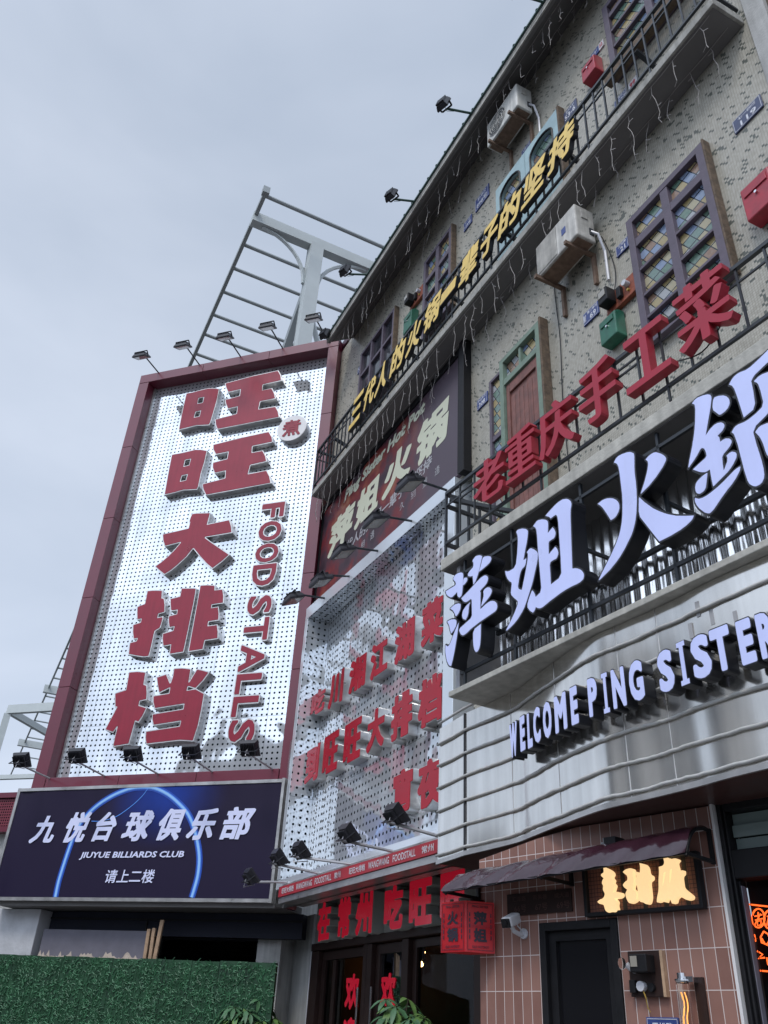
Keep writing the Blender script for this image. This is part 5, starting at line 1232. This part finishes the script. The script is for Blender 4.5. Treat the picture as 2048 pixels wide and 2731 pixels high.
# ---- security cameras ------------------------------------------------------------------------------------------
def cctv(fr, label, mount, body, face, bodydim=(.075, .065, .15)):
    t = Thing(fr, 'security_camera', label, 'camera', mount)
    B, D = Vector(body), Vector(face).normalized(); x = D.cross(Vector((0, 0, 1))).normalized(); y = x.cross(D).normalized()
    mx = Matrix(((x.x, y.x, D.x, B.x), (x.y, y.y, D.y, B.y), (x.z, y.z, D.z, B.z), (0, 0, 0, 1))); a, b, c = bodydim
    t.part('housing', 'white_plastic', MB(mx).box(-a/2, a/2, -b/2, b/2, -c/2, c/2), bev=.012)
    t.part('front', 'black_paint', MB(mx).box(-a*.44, a*.44, -b*.42, b*.42, c/2, c/2+.004)); t.part('lens', 'glass_dark', MB(mx).tube([(0, b*.05, c/2), (0, b*.05, c/2+.012)], b*.25, 12))
    M_ = Vector(mount); t.part('bracket', 'white_plastic', MB().tube([M_, M_+(B-M_)*.35+Vector((0, 0, -.03)), M_+(B-M_)*.8+Vector((0, 0, -.045)), B+Vector((0, 0, -b*.5))], .013, 8).tube([M_, M_+Vector((0, .012, 0))], .03, 10), smooth=False)
    t.part('cable', 'white_plastic', MB().tube([B-D*c*.5, B-D*c*.6+Vector((0, 0, -.05)), M_+Vector((0, .03, .02)), M_], .004, 5))
p = FT.uv(*e6(1325, 1130), 0); b = FT.uv(*e6(1205, 1010), .12)
cctv(FT, 'white security camera on the pink tile wall beside the red lantern', (p[0], .003, p[1]), (b[0], .12, b[1]), (.10, .85, -.35), (.07, .06, .12))
b = FS.uv(762, 2462, .25)
cctv(FS, 'small white security camera hanging at the corner below the banner', (b[0], .25, 3.12), (b[0], .25, b[1]), (-.2, .7, -.6), (.06, .06, .10))

# ---- pink tiled shop wall ------------------------------------------------------------------------------------------
d5 = Z(1200, 2100, .5112)
s = Thing(FT, 'tiled_shop', 'shop wall in long pink upright tiles with a black framed door', 'shop front', (-3.2, 0, 0))
tw_ = MB().loops([np.array([(-4.10, 0), (-3.615, 0), (-3.615, 2.765), (-4.10, 2.69)])], -.12, 0, cap0=True).box(-3.06, -2.41, -.12, 0, 0, 2.797).loops([np.array([(-3.614, 2.285), (-3.061, 2.285), (-3.061, 2.797), (-3.3, 2.797), (-3.614, 2.766)])], -.12, -.0005, cap0=True)
s.part('wall', 'pink_tile', tw_)
s.part('edge_trim', 'rim_white', MB().box(-2.408, -2.392, -.12, .008, 0, 2.82))
dm = MB(); lattice(dm, -3.612, -3.063, 0, 2.283, (), (), -.10, .012, .045); dm2 = MB(); lattice(dm2, -3.565, -3.11, .02, 2.236, (), ((1.06, .012),), -.07, -.02, .05)
d = s.part('door', 'black_paint', dm, bev=.004); s.part('leaf', 'black_paint', dm2, parent=d); s.part('pane', 'glass_dark', MB().box(-3.516, -3.159, -.055, -.04, .07, 2.187), parent=d)
# address plaque
t = Thing(FT, 'address_plaque', 'dark address plaque with 66, 67 and 69 on the pink tiles', 'plaque', (-3.6, 0, 2.33))
t.part('board', 'brown_frame', MB().box(-3.855, -3.358, .002, .014, 2.334, 2.458), bev=.002)
for k, n in enumerate(('66号', '67号', '69号')): a = -3.83+k*.165; tx = MB(); flat_text(tx, n, a+.035, 2.352, a+.13, 2.392, .016, offset=.01); flat_text(tx, ('汇泽路', '青果巷', '威大道')[k], a+.02, 2.412, a+.13, 2.440, .016); t.part('lettering', 'canopy_soffit', tx)
# dessert board with glowing characters
t = Thing(FT, 'lit_sign', 'black framed board with warm glowing characters over the pink tile wall', 'sign', (-2.87, 0, 2.29))
fm = MB(); lattice(fm, -3.245, -2.50, 2.292, 2.572, (), (), .003, .05, .022); t.part('frame', 'black_paint', fm, bev=.003)
t.part('panel', 'trellis_panel', MB().box(-3.222, -2.523, .004, .022, 2.315, 2.55))
zx = Z(1570, 2280, .33613)
XI = [[(115,95),(150,110),(180,130),(190,155),(175,178),(195,200),(185,218),(205,240),(195,270),(190,300),(225,292),(258,300),(260,325),(240,342),(200,345),(222,370),(215,400),(225,430),(215,455),(180,452),(155,460),(130,440),(120,400),(110,388),(85,390),(68,372),(85,355),(115,345),(130,310),(110,275),(115,245),(103,225),(108,200),(118,185),(95,165),(100,150),(120,140)]]
TIAN = [[(270,135),(290,115),(335,103),(352,120),(345,150),(358,200),(350,240),(345,270),(375,290),(380,340),(370,365),(345,380),(320,385),(300,350),(288,310),(305,275),(285,262),(268,240),(285,215),(308,200),(305,165),(285,150)],
        [(365,130),(405,140),(408,100),(402,65),(440,72),(462,100),(468,150),(498,165),(498,195),(472,210),(480,280),(486,340),(475,385),(455,392),(430,375),(405,372),(390,340),(388,270),(378,235),(368,205),(382,180)]]
CHANG = [[(590,20),(620,18),(645,35),(690,25),(708,40),(690,65),(700,95),(705,125),(745,122),(748,150),(728,170),(735,220),(740,260),(790,300),(820,325),(815,350),(780,360),(745,340),(718,325),(690,345),(685,380),(660,385),(645,350),(620,345),(610,375),(585,370),(575,345),(565,372),(540,375),(540,345),(555,280),(553,200),(558,140),(555,95),(590,85),(600,60)], [(640,118),(660,112),(655,180),(640,230)], [(590,140),(612,135),(600,200),(585,250)]]
for pol in (XI, TIAN, CHANG):
    loops = [tr(FT, zx, .058, chaikin(p, 2)) for p in pol]; t.part('character', 'warm_letter', MB().loops(loops, .026, .058))
# electric board on the tiles
t = Thing(FT, 'meter_board', 'dark board with an old black meter and sockets on the pink tile wall', 'meter board', (-2.89, 0, 1.9))
t.part('board', 'brown_frame', MB().box(-2.995, -2.80, .002, .03, 1.898, 2.112), bev=.003); t.part('board_edge', 'plank', MB().box(-2.798, -2.782, .002, .032, 1.898, 2.112))
t.part('meter', 'black_paint', MB().box(-2.935, -2.83, .031, .11, 2.005, 2.09), bev=.006); t.part('meter_window', 'flood_lens', MB().box(-2.925, -2.885, .111, .114, 2.03, 2.08))
t.part('lamp_holder', 'white_plastic', MB().tube([(-2.955, .03, 2.02), (-2.965, .06, 2.03), (-2.975, .075, 2.045)], .016, 10)); t.part('bulb', 'clear_tube', MB().lathe([(.006, -.03), (.018, -.02), (.022, 0), (.016, .02), (.004, .027)], 12, (-2.99, .095, 2.05)), smooth=True)
t.part('switch', 'black_paint', MB().box(-2.985, -2.95, .031, .055, 1.915, 1.975), bev=.003); t.part('fuse', 'white_plastic', MB().tube([(-2.915, .03, 1.945), (-2.915, .06, 1.945)], .024, 14)); t.part('knob', 'black_paint', MB().tube([(-2.86, .03, 1.94), (-2.86, .05, 1.94)], .02, 12))
t.part('wire', 'brass', MB().tube([(-2.905, .05, 1.925), (-2.895, .045, 1.89), (-2.90, .03, 1.85), (-2.895, .02, 1.83)], .003, 5))
# tube wall lamp
t = Thing(FT, 'wall_lamp', 'clear glass tube wall lamp with glowing amber filaments on the pink tiles', 'lamp', (-2.66, .06, 1.5))
t.part('back_plate', 'brown_frame', MB().box(-2.625, -2.575, .002, .02, 1.45, 1.985)); t.part('cap', 'chrome', MB().lathe([(.030, 1.955), (.036, 1.965), (.036, 1.972), (.022, 1.975), (.022, 2.0), (.014, 2.002)], 16, (-2.66, .07, 0)).box(-2.655, -2.60, .02, .07, 1.96, 1.985), smooth=False)
t.part('tube', 'clear_tube', MB().tube([(-2.66, .07, 1.50), (-2.66, .07, 1.955)], .032, 20), smooth=False)
fl = MB(); rd = random.Random(2)
for sx in (-.008, .009): fl.tube([(-2.66+sx+.004*math.sin(k*.9), .07+.004*math.cos(k), 1.52+k*.022) for k in range(19)], .0032, 5)
t.part('filament', 'glow_filament', fl)
t = Thing(FT, 'number_plate', 'dark blue street plate at the bottom edge on the pink tiles', 'number plate', (-2.84, 0, 1.6))
t.part('plate', 'plate_blue', MB().box(-2.93, -2.742, .002, .012, 1.66, 1.809), bev=.002); tx = MB(); flat_text(tx, '雪松路', -2.895, 1.745, -2.775, 1.786, .014, offset=.02); e = .006
tx.rect(-2.924, -2.748, 1.800, 1.8025, .014).rect(-2.924, -2.922, 1.67, 1.799, .014).rect(-2.75, -2.748, 1.67, 1.799, .014); t.part('lettering', 'ink_white', tx)

# ---- awning -----------------------------------------------------------------------------------------------------------
t = Thing(FT, 'awning', 'dark wine coloured film awning on black brackets over the pink wall', 'awning', (-3.25, 0, 2.6))
aw = MB(); n = 44; pl = [(.004, 2.585), (.10, 2.590), (.19, 2.570), (.26, 2.520), (.325, 2.452)]; pr = [(.004, 2.680), (.09, 2.682), (.17, 2.660), (.235, 2.600), (.282, 2.515)]
def aprof(t_): 
    sp = lambda P: smoothed([Vector((a, b, 0)) for a, b in P], 4)
    return sp
A_, B_ = smoothed([Vector((a, b, 0)) for a, b in pl], 4), smoothed([Vector((a, b, 0)) for a, b in pr], 4); K = len(A_); vs = []
for i in range(n+1):
    f = i/n; u = -4.125+(4.125-2.425)*f
    for k in range(K):
        q = A_[k]*(1-f)+B_[k]*f; wr = .006*(1-f)*math.sin(f*38+k*.5)+.003*math.sin(f*61+k)
        vs.append((u, q.x+wr, q.y+wr*.8))
aw.add(vs, [(i*K+k, i*K+K+k, i*K+K+k+1, i*K+k+1) for i in range(n) for k in range(K-1)])
t.part('film', 'awning_film', aw, smooth=True)
for u, f in ((-4.10, .01), (-3.35, .45), (-2.43, .995)):
    pts = [((A_[k]*(1-f)+B_[k]*f)) for k in range(K)]; m = MB(); m.tube([(u, p.x-.012, p.y-.012) for p in pts], .010, 6)
    w1, v1 = pts[-1].x, pts[-1].y; m.bar((u, .012, v1-.0), (u, w1-.01, v1), .018, .018); m.bar((u, .012, v1-.012), (u, .012, pts[0].y), .02, .02); t.part('bracket', 'black_paint', m)
fb_ = MB(); fb_.bar((-4.12, A_[-1].x-.012, A_[-1].y), (-2.43, B_[-1].x-.012, B_[-1].y), .012, .012); t.part('front_bar', 'black_paint', fb_)
t = Thing(FT, 'wall_light', 'small black and silver box light fixed above the awning', 'light fitting', (-3.15, .06, 2.68))
p = FT.uv(*d5(850, 285), .05)
t.part('body', 'black_paint', MB().box(p[0]-.03, p[0]+.05, .003, .10, p[1]-.022, p[1]+.02), bev=.004); t.part('end', 'chrome', MB().box(p[0]-.036, p[0]-.031, .01, .095, p[1]-.02, p[1]+.016).box(p[0]-.05, p[0]-.037, .01, .095, p[1]-.02, p[1]-.004))

# ---- red lantern box ---------------------------------------------------------------------------------------------------
PA, PB, PC, PD = [Vector((a, b, 0)) for a, b in ((-4.251, .200), (-4.042, .193), (-3.945, .03), (-4.154, .037))]
t = Thing(FT, 'lantern_sign', 'square red lantern box with dark hot pot characters on two faces', 'lantern', (-4.1, .1, 2.128))
lz0, lz1 = 2.128, 2.415
t.part('box', 'lantern_red', MB().loops([np.array([(q.x, q.y) for q in (PA, PB, PC, PD)])], lz0, lz1, cap0=True, fn=lambda a, b, w: (a, b, w)), bev=.005)
def face_xf(P, Q):
    d = (Q-P).normalized(); nn = Vector((-d.y, d.x, 0)); nn = nn if nn.dot((P+Q)/2-(PA+PC)/2) > 0 else -nn
    return Matrix(((d.x, nn.x, 0, P.x), (d.y, nn.y, 0, P.y), (0, 0, 1, lz0), (0, 0, 0, 1))), (Q-P).length
for P, Q, cc in ((PA, PB, '火锅'), (PB, PC, '萍姐')):
    xf, Wd = face_xf(P, Q); m = MB(xf); H_ = lz1-lz0
    for k, ch in enumerate(cc):
        (f,) = fit(glyph(ch, [.045], grid=80, p=3), Wd*.28, H_*(.53-.33*k), Wd*.72, H_*(.80-.33*k)); m.loops(f, None, .004)
    flat_text(m, 'PING SISTER', Wd*.22, H_*.87, Wd*.78, H_*.92, .004, offset=.02); flat_text(m, 'OLD HOTPOT', Wd*.22, H_*.08, Wd*.78, H_*.13, .004, offset=.02)
    for sx in (.12, .84):
        for k in range(5): m.rect(Wd*sx, Wd*(sx+.04), H_*(.25+.11*k), H_*(.33+.11*k), .004)
    e = .012; m.rect(e, Wd-e, e, e+.003, .004).rect(e, Wd-e, H_-e-.003, H_-e, .004).rect(e, e+.003, e+.004, H_-e-.004, .004).rect(Wd-e-.003, Wd-e, e+.004, H_-e-.004, .004)
    t.part('lettering', 'lantern_ink', m)
    m = MB(xf); flat_text(m, 'CHONGQING', Wd*.16, H_*.47, Wd*.84, H_*.535, .007, offset=.01); t.part('script', 'mail_red', m)
t.part('bracket', 'black_paint', MB().bar((-4.06, .004, 2.43), (-4.06, .12, 2.43), .016).bar((-4.06, .11, 2.43), (-4.06, .11, 2.41), .012))

# ---- right-hand shop with neon ----------------------------------------------------------------------------------------
s = Thing(FT, 'dark_shop', 'black framed shop window right of the pink tile wall', 'shop front', (-1.9, 0, 0))
def fu(x, y, w=0): return FT.uv(*e7(x, y), w)
x1 = fu(1330, 1300, -.06)[0]; x2 = fu(1400, 1300, -.06)[0]; yt = fu(1300, 600, -.06)[1]; yb_ = fu(1300, 860, -.06)[1]
s.part('frame', 'black_paint', MB().box(-2.39, -2.365, -.14, -.02, 0, 2.85).box(-2.364, -2.348, -.14, -.035, 0, 2.85).box(-2.347, .8, -.14, -.03, 2.43, 2.57).box(-2.347, .8, -.14, -.03, 2.765, 2.85), bev=.006)
l0, l1 = fu(1235, 590, -.08)[1], fu(1235, 240, -.08)[1]
s.part('transom', 'louvre_glass', MB().box(-2.343, .8, -.12, -.10, 2.575, 2.635).box(-2.343, .8, -.10, -.08, 2.64, 2.70).box(-2.343, .8, -.12, -.10, 2.705, 2.76))
s.part('door', 'black_paint', MB().box(-2.346, -2.336, -.11, -.06, 0, 2.425)); s.part('door_edge', 'grey_sheet', MB().box(-2.334, -2.329, -.10, -.055, 0, 2.40))
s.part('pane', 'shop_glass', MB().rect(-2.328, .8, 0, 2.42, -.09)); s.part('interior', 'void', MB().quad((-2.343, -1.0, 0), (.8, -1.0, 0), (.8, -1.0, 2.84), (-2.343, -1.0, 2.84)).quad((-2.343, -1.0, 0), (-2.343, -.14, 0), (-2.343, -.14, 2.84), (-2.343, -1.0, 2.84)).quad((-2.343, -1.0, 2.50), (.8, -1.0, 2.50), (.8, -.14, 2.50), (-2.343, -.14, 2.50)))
t = Thing(FT, 'neon_sign', 'orange neon sign behind the right-hand shop window', 'neon sign', (-1.8, -.16, 1.95)); nw = -.15
def nt_(pts, nm='tube', r=.0042): 
    P = [FT.uv(*e7(*p), nw) for p in pts]; t.part(nm, 'neon', MB().tube([(a, nw, b) for a, b in P], r, 6), smooth=True)
nt_([(1395, 1093), (1480, 1103), (1600, 1116)]); nt_([(1492, 1712), (1560, 1718), (1640, 1722)])
nt_([(1480+58*math.cos(a), 1222-88*math.sin(a)) for a in np.linspace(0, 2*math.pi, 25)]); nt_([(1590+58*math.cos(a), 1235-88*math.sin(a)) for a in np.linspace(0, 2*math.pi, 25)])
for st_ in ([(1445, 1205), (1515, 1190)], [(1478, 1165), (1480, 1235)], [(1450, 1240), (1520, 1225)], [(1500, 1180), (1445, 1285)], [(1470, 1250), (1505, 1245), (1505, 1285), (1472, 1290), (1470, 1250)], [(1560, 1205), (1610, 1200)], [(1585, 1170), (1560, 1290)]): nt_(st_, r=.0032)
for st_ in ([(1530, 1345), (1500, 1400), (1510, 1450), (1560, 1470), (1590, 1420), (1570, 1370), (1530, 1345)], [(1510, 1410), (1540, 1460), (1600, 1490)], [(1440, 1375), (1460, 1410), (1450, 1440)], [(1470, 1530), (1520, 1560), (1480, 1600), (1540, 1590)], [(1560, 1590), (1570, 1650), (1600, 1700)]): nt_(st_)

# ---- hoarding, boards and planks at the left ---------------------------------------------------------------------------
s = Thing(FA, 'hoarding', 'site hoarding covered with curly green artificial grass', 'hoarding', (-8.7, .45, 0)); HV = 2.555
bd = MB()
for k in range(14):
    a = -11.9+k*.446; bd.box(a, a+.438, .38, .44, -.22, HV-.006*(k % 3))
s.part('board', 'turf', bd)
rd = random.Random(11); bl = MB()
def blade(u, v, L):
    a = rd.uniform(0, 2*math.pi) if rd.random() < .45 else rd.gauss(math.pi/2, .7); c = rd.uniform(-2.6, 2.6); wd = rd.uniform(.0045, .008); pts = []; x, y = u, v; d = a
    for k in range(5):
        f = k/4; pts.append((x, .443+.009*math.sin(math.pi*min(1, f*.8+.1))+.006*f, y, d, wd*(1-.6*f))); x += math.cos(d)*L/4; y += math.sin(d)*L/4; d += c*.42
    vs = []
    for x, w, y, d, h in pts: vs += [(x-math.sin(d)*h, w-.002, y+math.cos(d)*h), (x+math.sin(d)*h, w+.003, y-math.cos(d)*h)]
    bl.add(vs, [(2*k, 2*k+1, 2*k+3, 2*k+2) for k in range(4)])
for _ in range(7000):
    u = rd.uniform(-11.9, -5.68); v = rd.uniform(1.55, HV-.045)
    k = ((u+11.9) % .446)
    if k > .420 or k < .016: continue
    blade(u, v, rd.uniform(.05, .10))
for _ in range(1500): blade(rd.uniform(-11.9, -5.68), rd.uniform(.05, 1.55), rd.uniform(.05, .1))
s.part('grass', 'blade', bl, kind='stuff')
def au(x, y, w): return FA.uv(*b3(x, y), w)
p, q = au(200, 1175, -.25), au(815, 1002, -.25)
t = Thing(FA, 'board_panel', 'grey sheet board with torn paper along its foot behind the hoarding', 'board', ((p[0]+q[0])/2, -.25, 1.6))
t.part('sheet', 'grey_sheet', MB().box(p[0], q[0], -.28, -.25, 1.6, q[1]), bev=.004)
tp = MB(); rd = random.Random(8); n = 60; top = [p[1]+.09+rd.uniform(0, .10)*(1 if math.sin(i*.5) > -.2 else .2) for i in range(n+1)]
tp.add([(p[0]+(q[0]-p[0])*i/n, -.246, v) for i in range(n+1) for v in (1.6, top[i])], [(2*i, 2*i+2, 2*i+3, 2*i+1) for i in range(n)]); t.part('paper', 'torn_paper', tp)
t.part('batten', 'plank', MB().box(p[0], q[0], -.24, -.19, p[1]-.02, p[1]+.05))
for nm, a, b, wd in (('leftmost and shortest', (795, 1175), (822, 990), .055), ('middle', (825, 1175), (850, 985), .055), ('rightmost and tallest', (850, 1178), (895, 940), .06)):
    p1, p2 = au(*a, -.12), au(*b, -.12); d = (p2[0]-p1[0])/(p2[1]-p1[1])
    t = Thing(FA, 'plank', f'rough timber plank leaning in the dark opening, {nm} of the three', 'plank', (p1[0], -.12, 1.2), 'planks leaning in the opening')
    t.mesh('plank', MB().bar((p1[0]-d*(p1[1]-1.2), -.10, 1.2), (p2[0], -.14, p2[1]), wd, .035, up=(0, 1, 0)))
t = Thing(FA, 'shutter_box', 'dark navy roller shutter box across the opening under the banner', 'shutter', (-8, -.4, 2.9))
q1, q2 = au(900, 1030, -.45), au(1540, 1030, -.45)
t.part('box', 'navy_board', MB().box(-10.3, -5.7, -.62, -.45, q1[1], 3.29)); t.part('rail', 'black_paint', MB().box(-10.3, -5.7, -.449, -.43, 3.17, 3.2)); t.part('divider', 'black_paint', MB().box(au(805, 960, -.43)[0], au(815, 960, -.43)[0], -.449, -.42, q1[1], 3.16))

# ---- pot plants ---------------------------------------------------------------------------------------------------------
def money_tree(fr, u, w, vtop, label, seed, spread, n, mats):
    rd = random.Random(seed); t = Thing(fr, 'potted_plant', label, 'plant', (u, w, 0), 'potted plants in front of the shops')
    t.part('pot', 'pot', MB().lathe([(.16, .0), (.20, .34), (.22, .36), (.20, .38), (.02, .37)], 18, (u, w, 0)))
    sm = MB(); lf = {mats[0]: MB(), mats[1]: MB()}
    sm.tube([(u, w, .36), (u+.03, w, .8), (u, w+.02, 1.2)], [.05, .035, .02], 8)
    for i in range(n):
        a = rd.uniform(0, 2*math.pi); r = spread*math.sqrt(rd.uniform(.02, 1)); h = vtop-.04-(r/spread)**2*.28-rd.uniform(0, .42); c = Vector((u+r*math.cos(a), w+r*.7*math.sin(a), h))
        sm.tube([(u, w, 1.1), Vector((u, w, 1.25))*.4+c*.6+Vector((0, 0, .08)), c], .006, 4)
        k = rd.choice((5, 6, 6, 7)); tilt = Vector((rd.uniform(-.4, .4)+.4*math.cos(a), rd.uniform(-.4, .4)+.4*math.sin(a), 1)).normalized(); X = tilt.cross(Vector((0, 1, .1))).normalized(); Y = tilt.cross(X); mb = lf[mats[0] if rd.random() < .65 else mats[1]]; o = rd.uniform(0, 6)
        for j in range(k):
            b = o+j*2*math.pi/k; D = (X*math.cos(b)+Y*math.sin(b)); S_ = tilt.cross(D).normalized(); L = rd.uniform(.13, .20); wd = L*.17; droop = rd.uniform(.35, .8); vs = []
            for f, g in ((.08, .05), (.25, .55), (.5, 1.0), (.72, .85), (.9, .4), (1.0, .02)):
                ctr = c+D*L*f-Vector((0, 0, 1))*droop*L*f*f; vs += [ctr-S_*wd*g+tilt*wd*.25*g, ctr, ctr+S_*wd*g+tilt*wd*.25*g]
            mb.add(vs, [(3*q+m, 3*q+m+1, 3*q+m+4, 3*q+m+3) for q in range(5) for m in (0, 1)])
    t.part('stem', 'stem', sm)
    for m_, b_ in lf.items():
        t.part('leaves', m_, b_, smooth=True)
u, v = FS.uv(1068, 2640, 1.0); money_tree(FS, u, 1.0, v, 'leafy money tree in front of the glass shop doors', 7, .50, 60, ('leaf', 'leaf_young'))
u, v = FS.uv(668, 2630, .9); money_tree(FS, u, .9, v, 'darker leafy money tree in front of the green hoarding', 9, .48, 60, ('leaf', 'leaf_young'))

# ---- loose cables -----------------------------------------------------------------------------------------------------
def cable(fr, label, pts, r=.007):
    P = smoothed([Vector(p) for p in pts], 6); Thing(fr, 'cable', label, 'cable', tuple(pts[0]), 'loose black cables').mesh('cable', MB().tube(P, r, 5))
cable(FB, 'black cable sagging along the upper balcony railing behind the yellow slogan', [(-11.8, .36, 10.5), (-10.4, .37, 10.46), (-9.0, .36, 10.52), (-7.4, .37, 10.45), (-6.0, .36, 10.5), (-4.5, .37, 10.46)])
cable(FB, 'black cable running down the mosaic wall beside the red shutter', [(-5.70, .012, 10.1), (-5.72, .012, 9.4), (-5.69, .012, 8.6), (-5.73, .012, 7.6), (-5.70, .012, 6.4)], .006)
cable(FB, 'black cable from the lower air conditioner to the rusty meter board', [(-4.80, .05, 9.4), (-4.72, .02, 9.0), (-4.70, .015, 8.7), (-4.74, .03, 8.46)], .006)
cable(F2, 'tangled black cable hanging behind the red characters on the lower railing', [(-3.1, -.02, 5.62), (-3.0, -.015, 5.42), (-2.9, -.02, 5.34), (-2.7, -.015, 5.40), (-2.4, -.02, 5.30), (-2.2, -.015, 5.42)], .005)
cable(F2, 'thin black cable looping beside the lilac character 姐', [(-3.98, -.06, 4.84), (-3.86, -.05, 4.62), (-3.90, -.04, 4.44), (-3.80, -.06, 4.40), (-3.84, -.2, 4.46)], .005)
cable(FB, 'black cable clipped along the eave above the small floodlights', [(-12.1, .60, 13.79), (-10.3, .585, 13.80), (-8.5, .59, 13.78), (-6.6, .585, 13.80), (-4.7, .59, 13.78), (-3.0, .585, 13.80)], .006)

bpy.data.objects.remove(_fo); bpy.data.curves.remove(_fc)
bpy.context.view_layer.update()
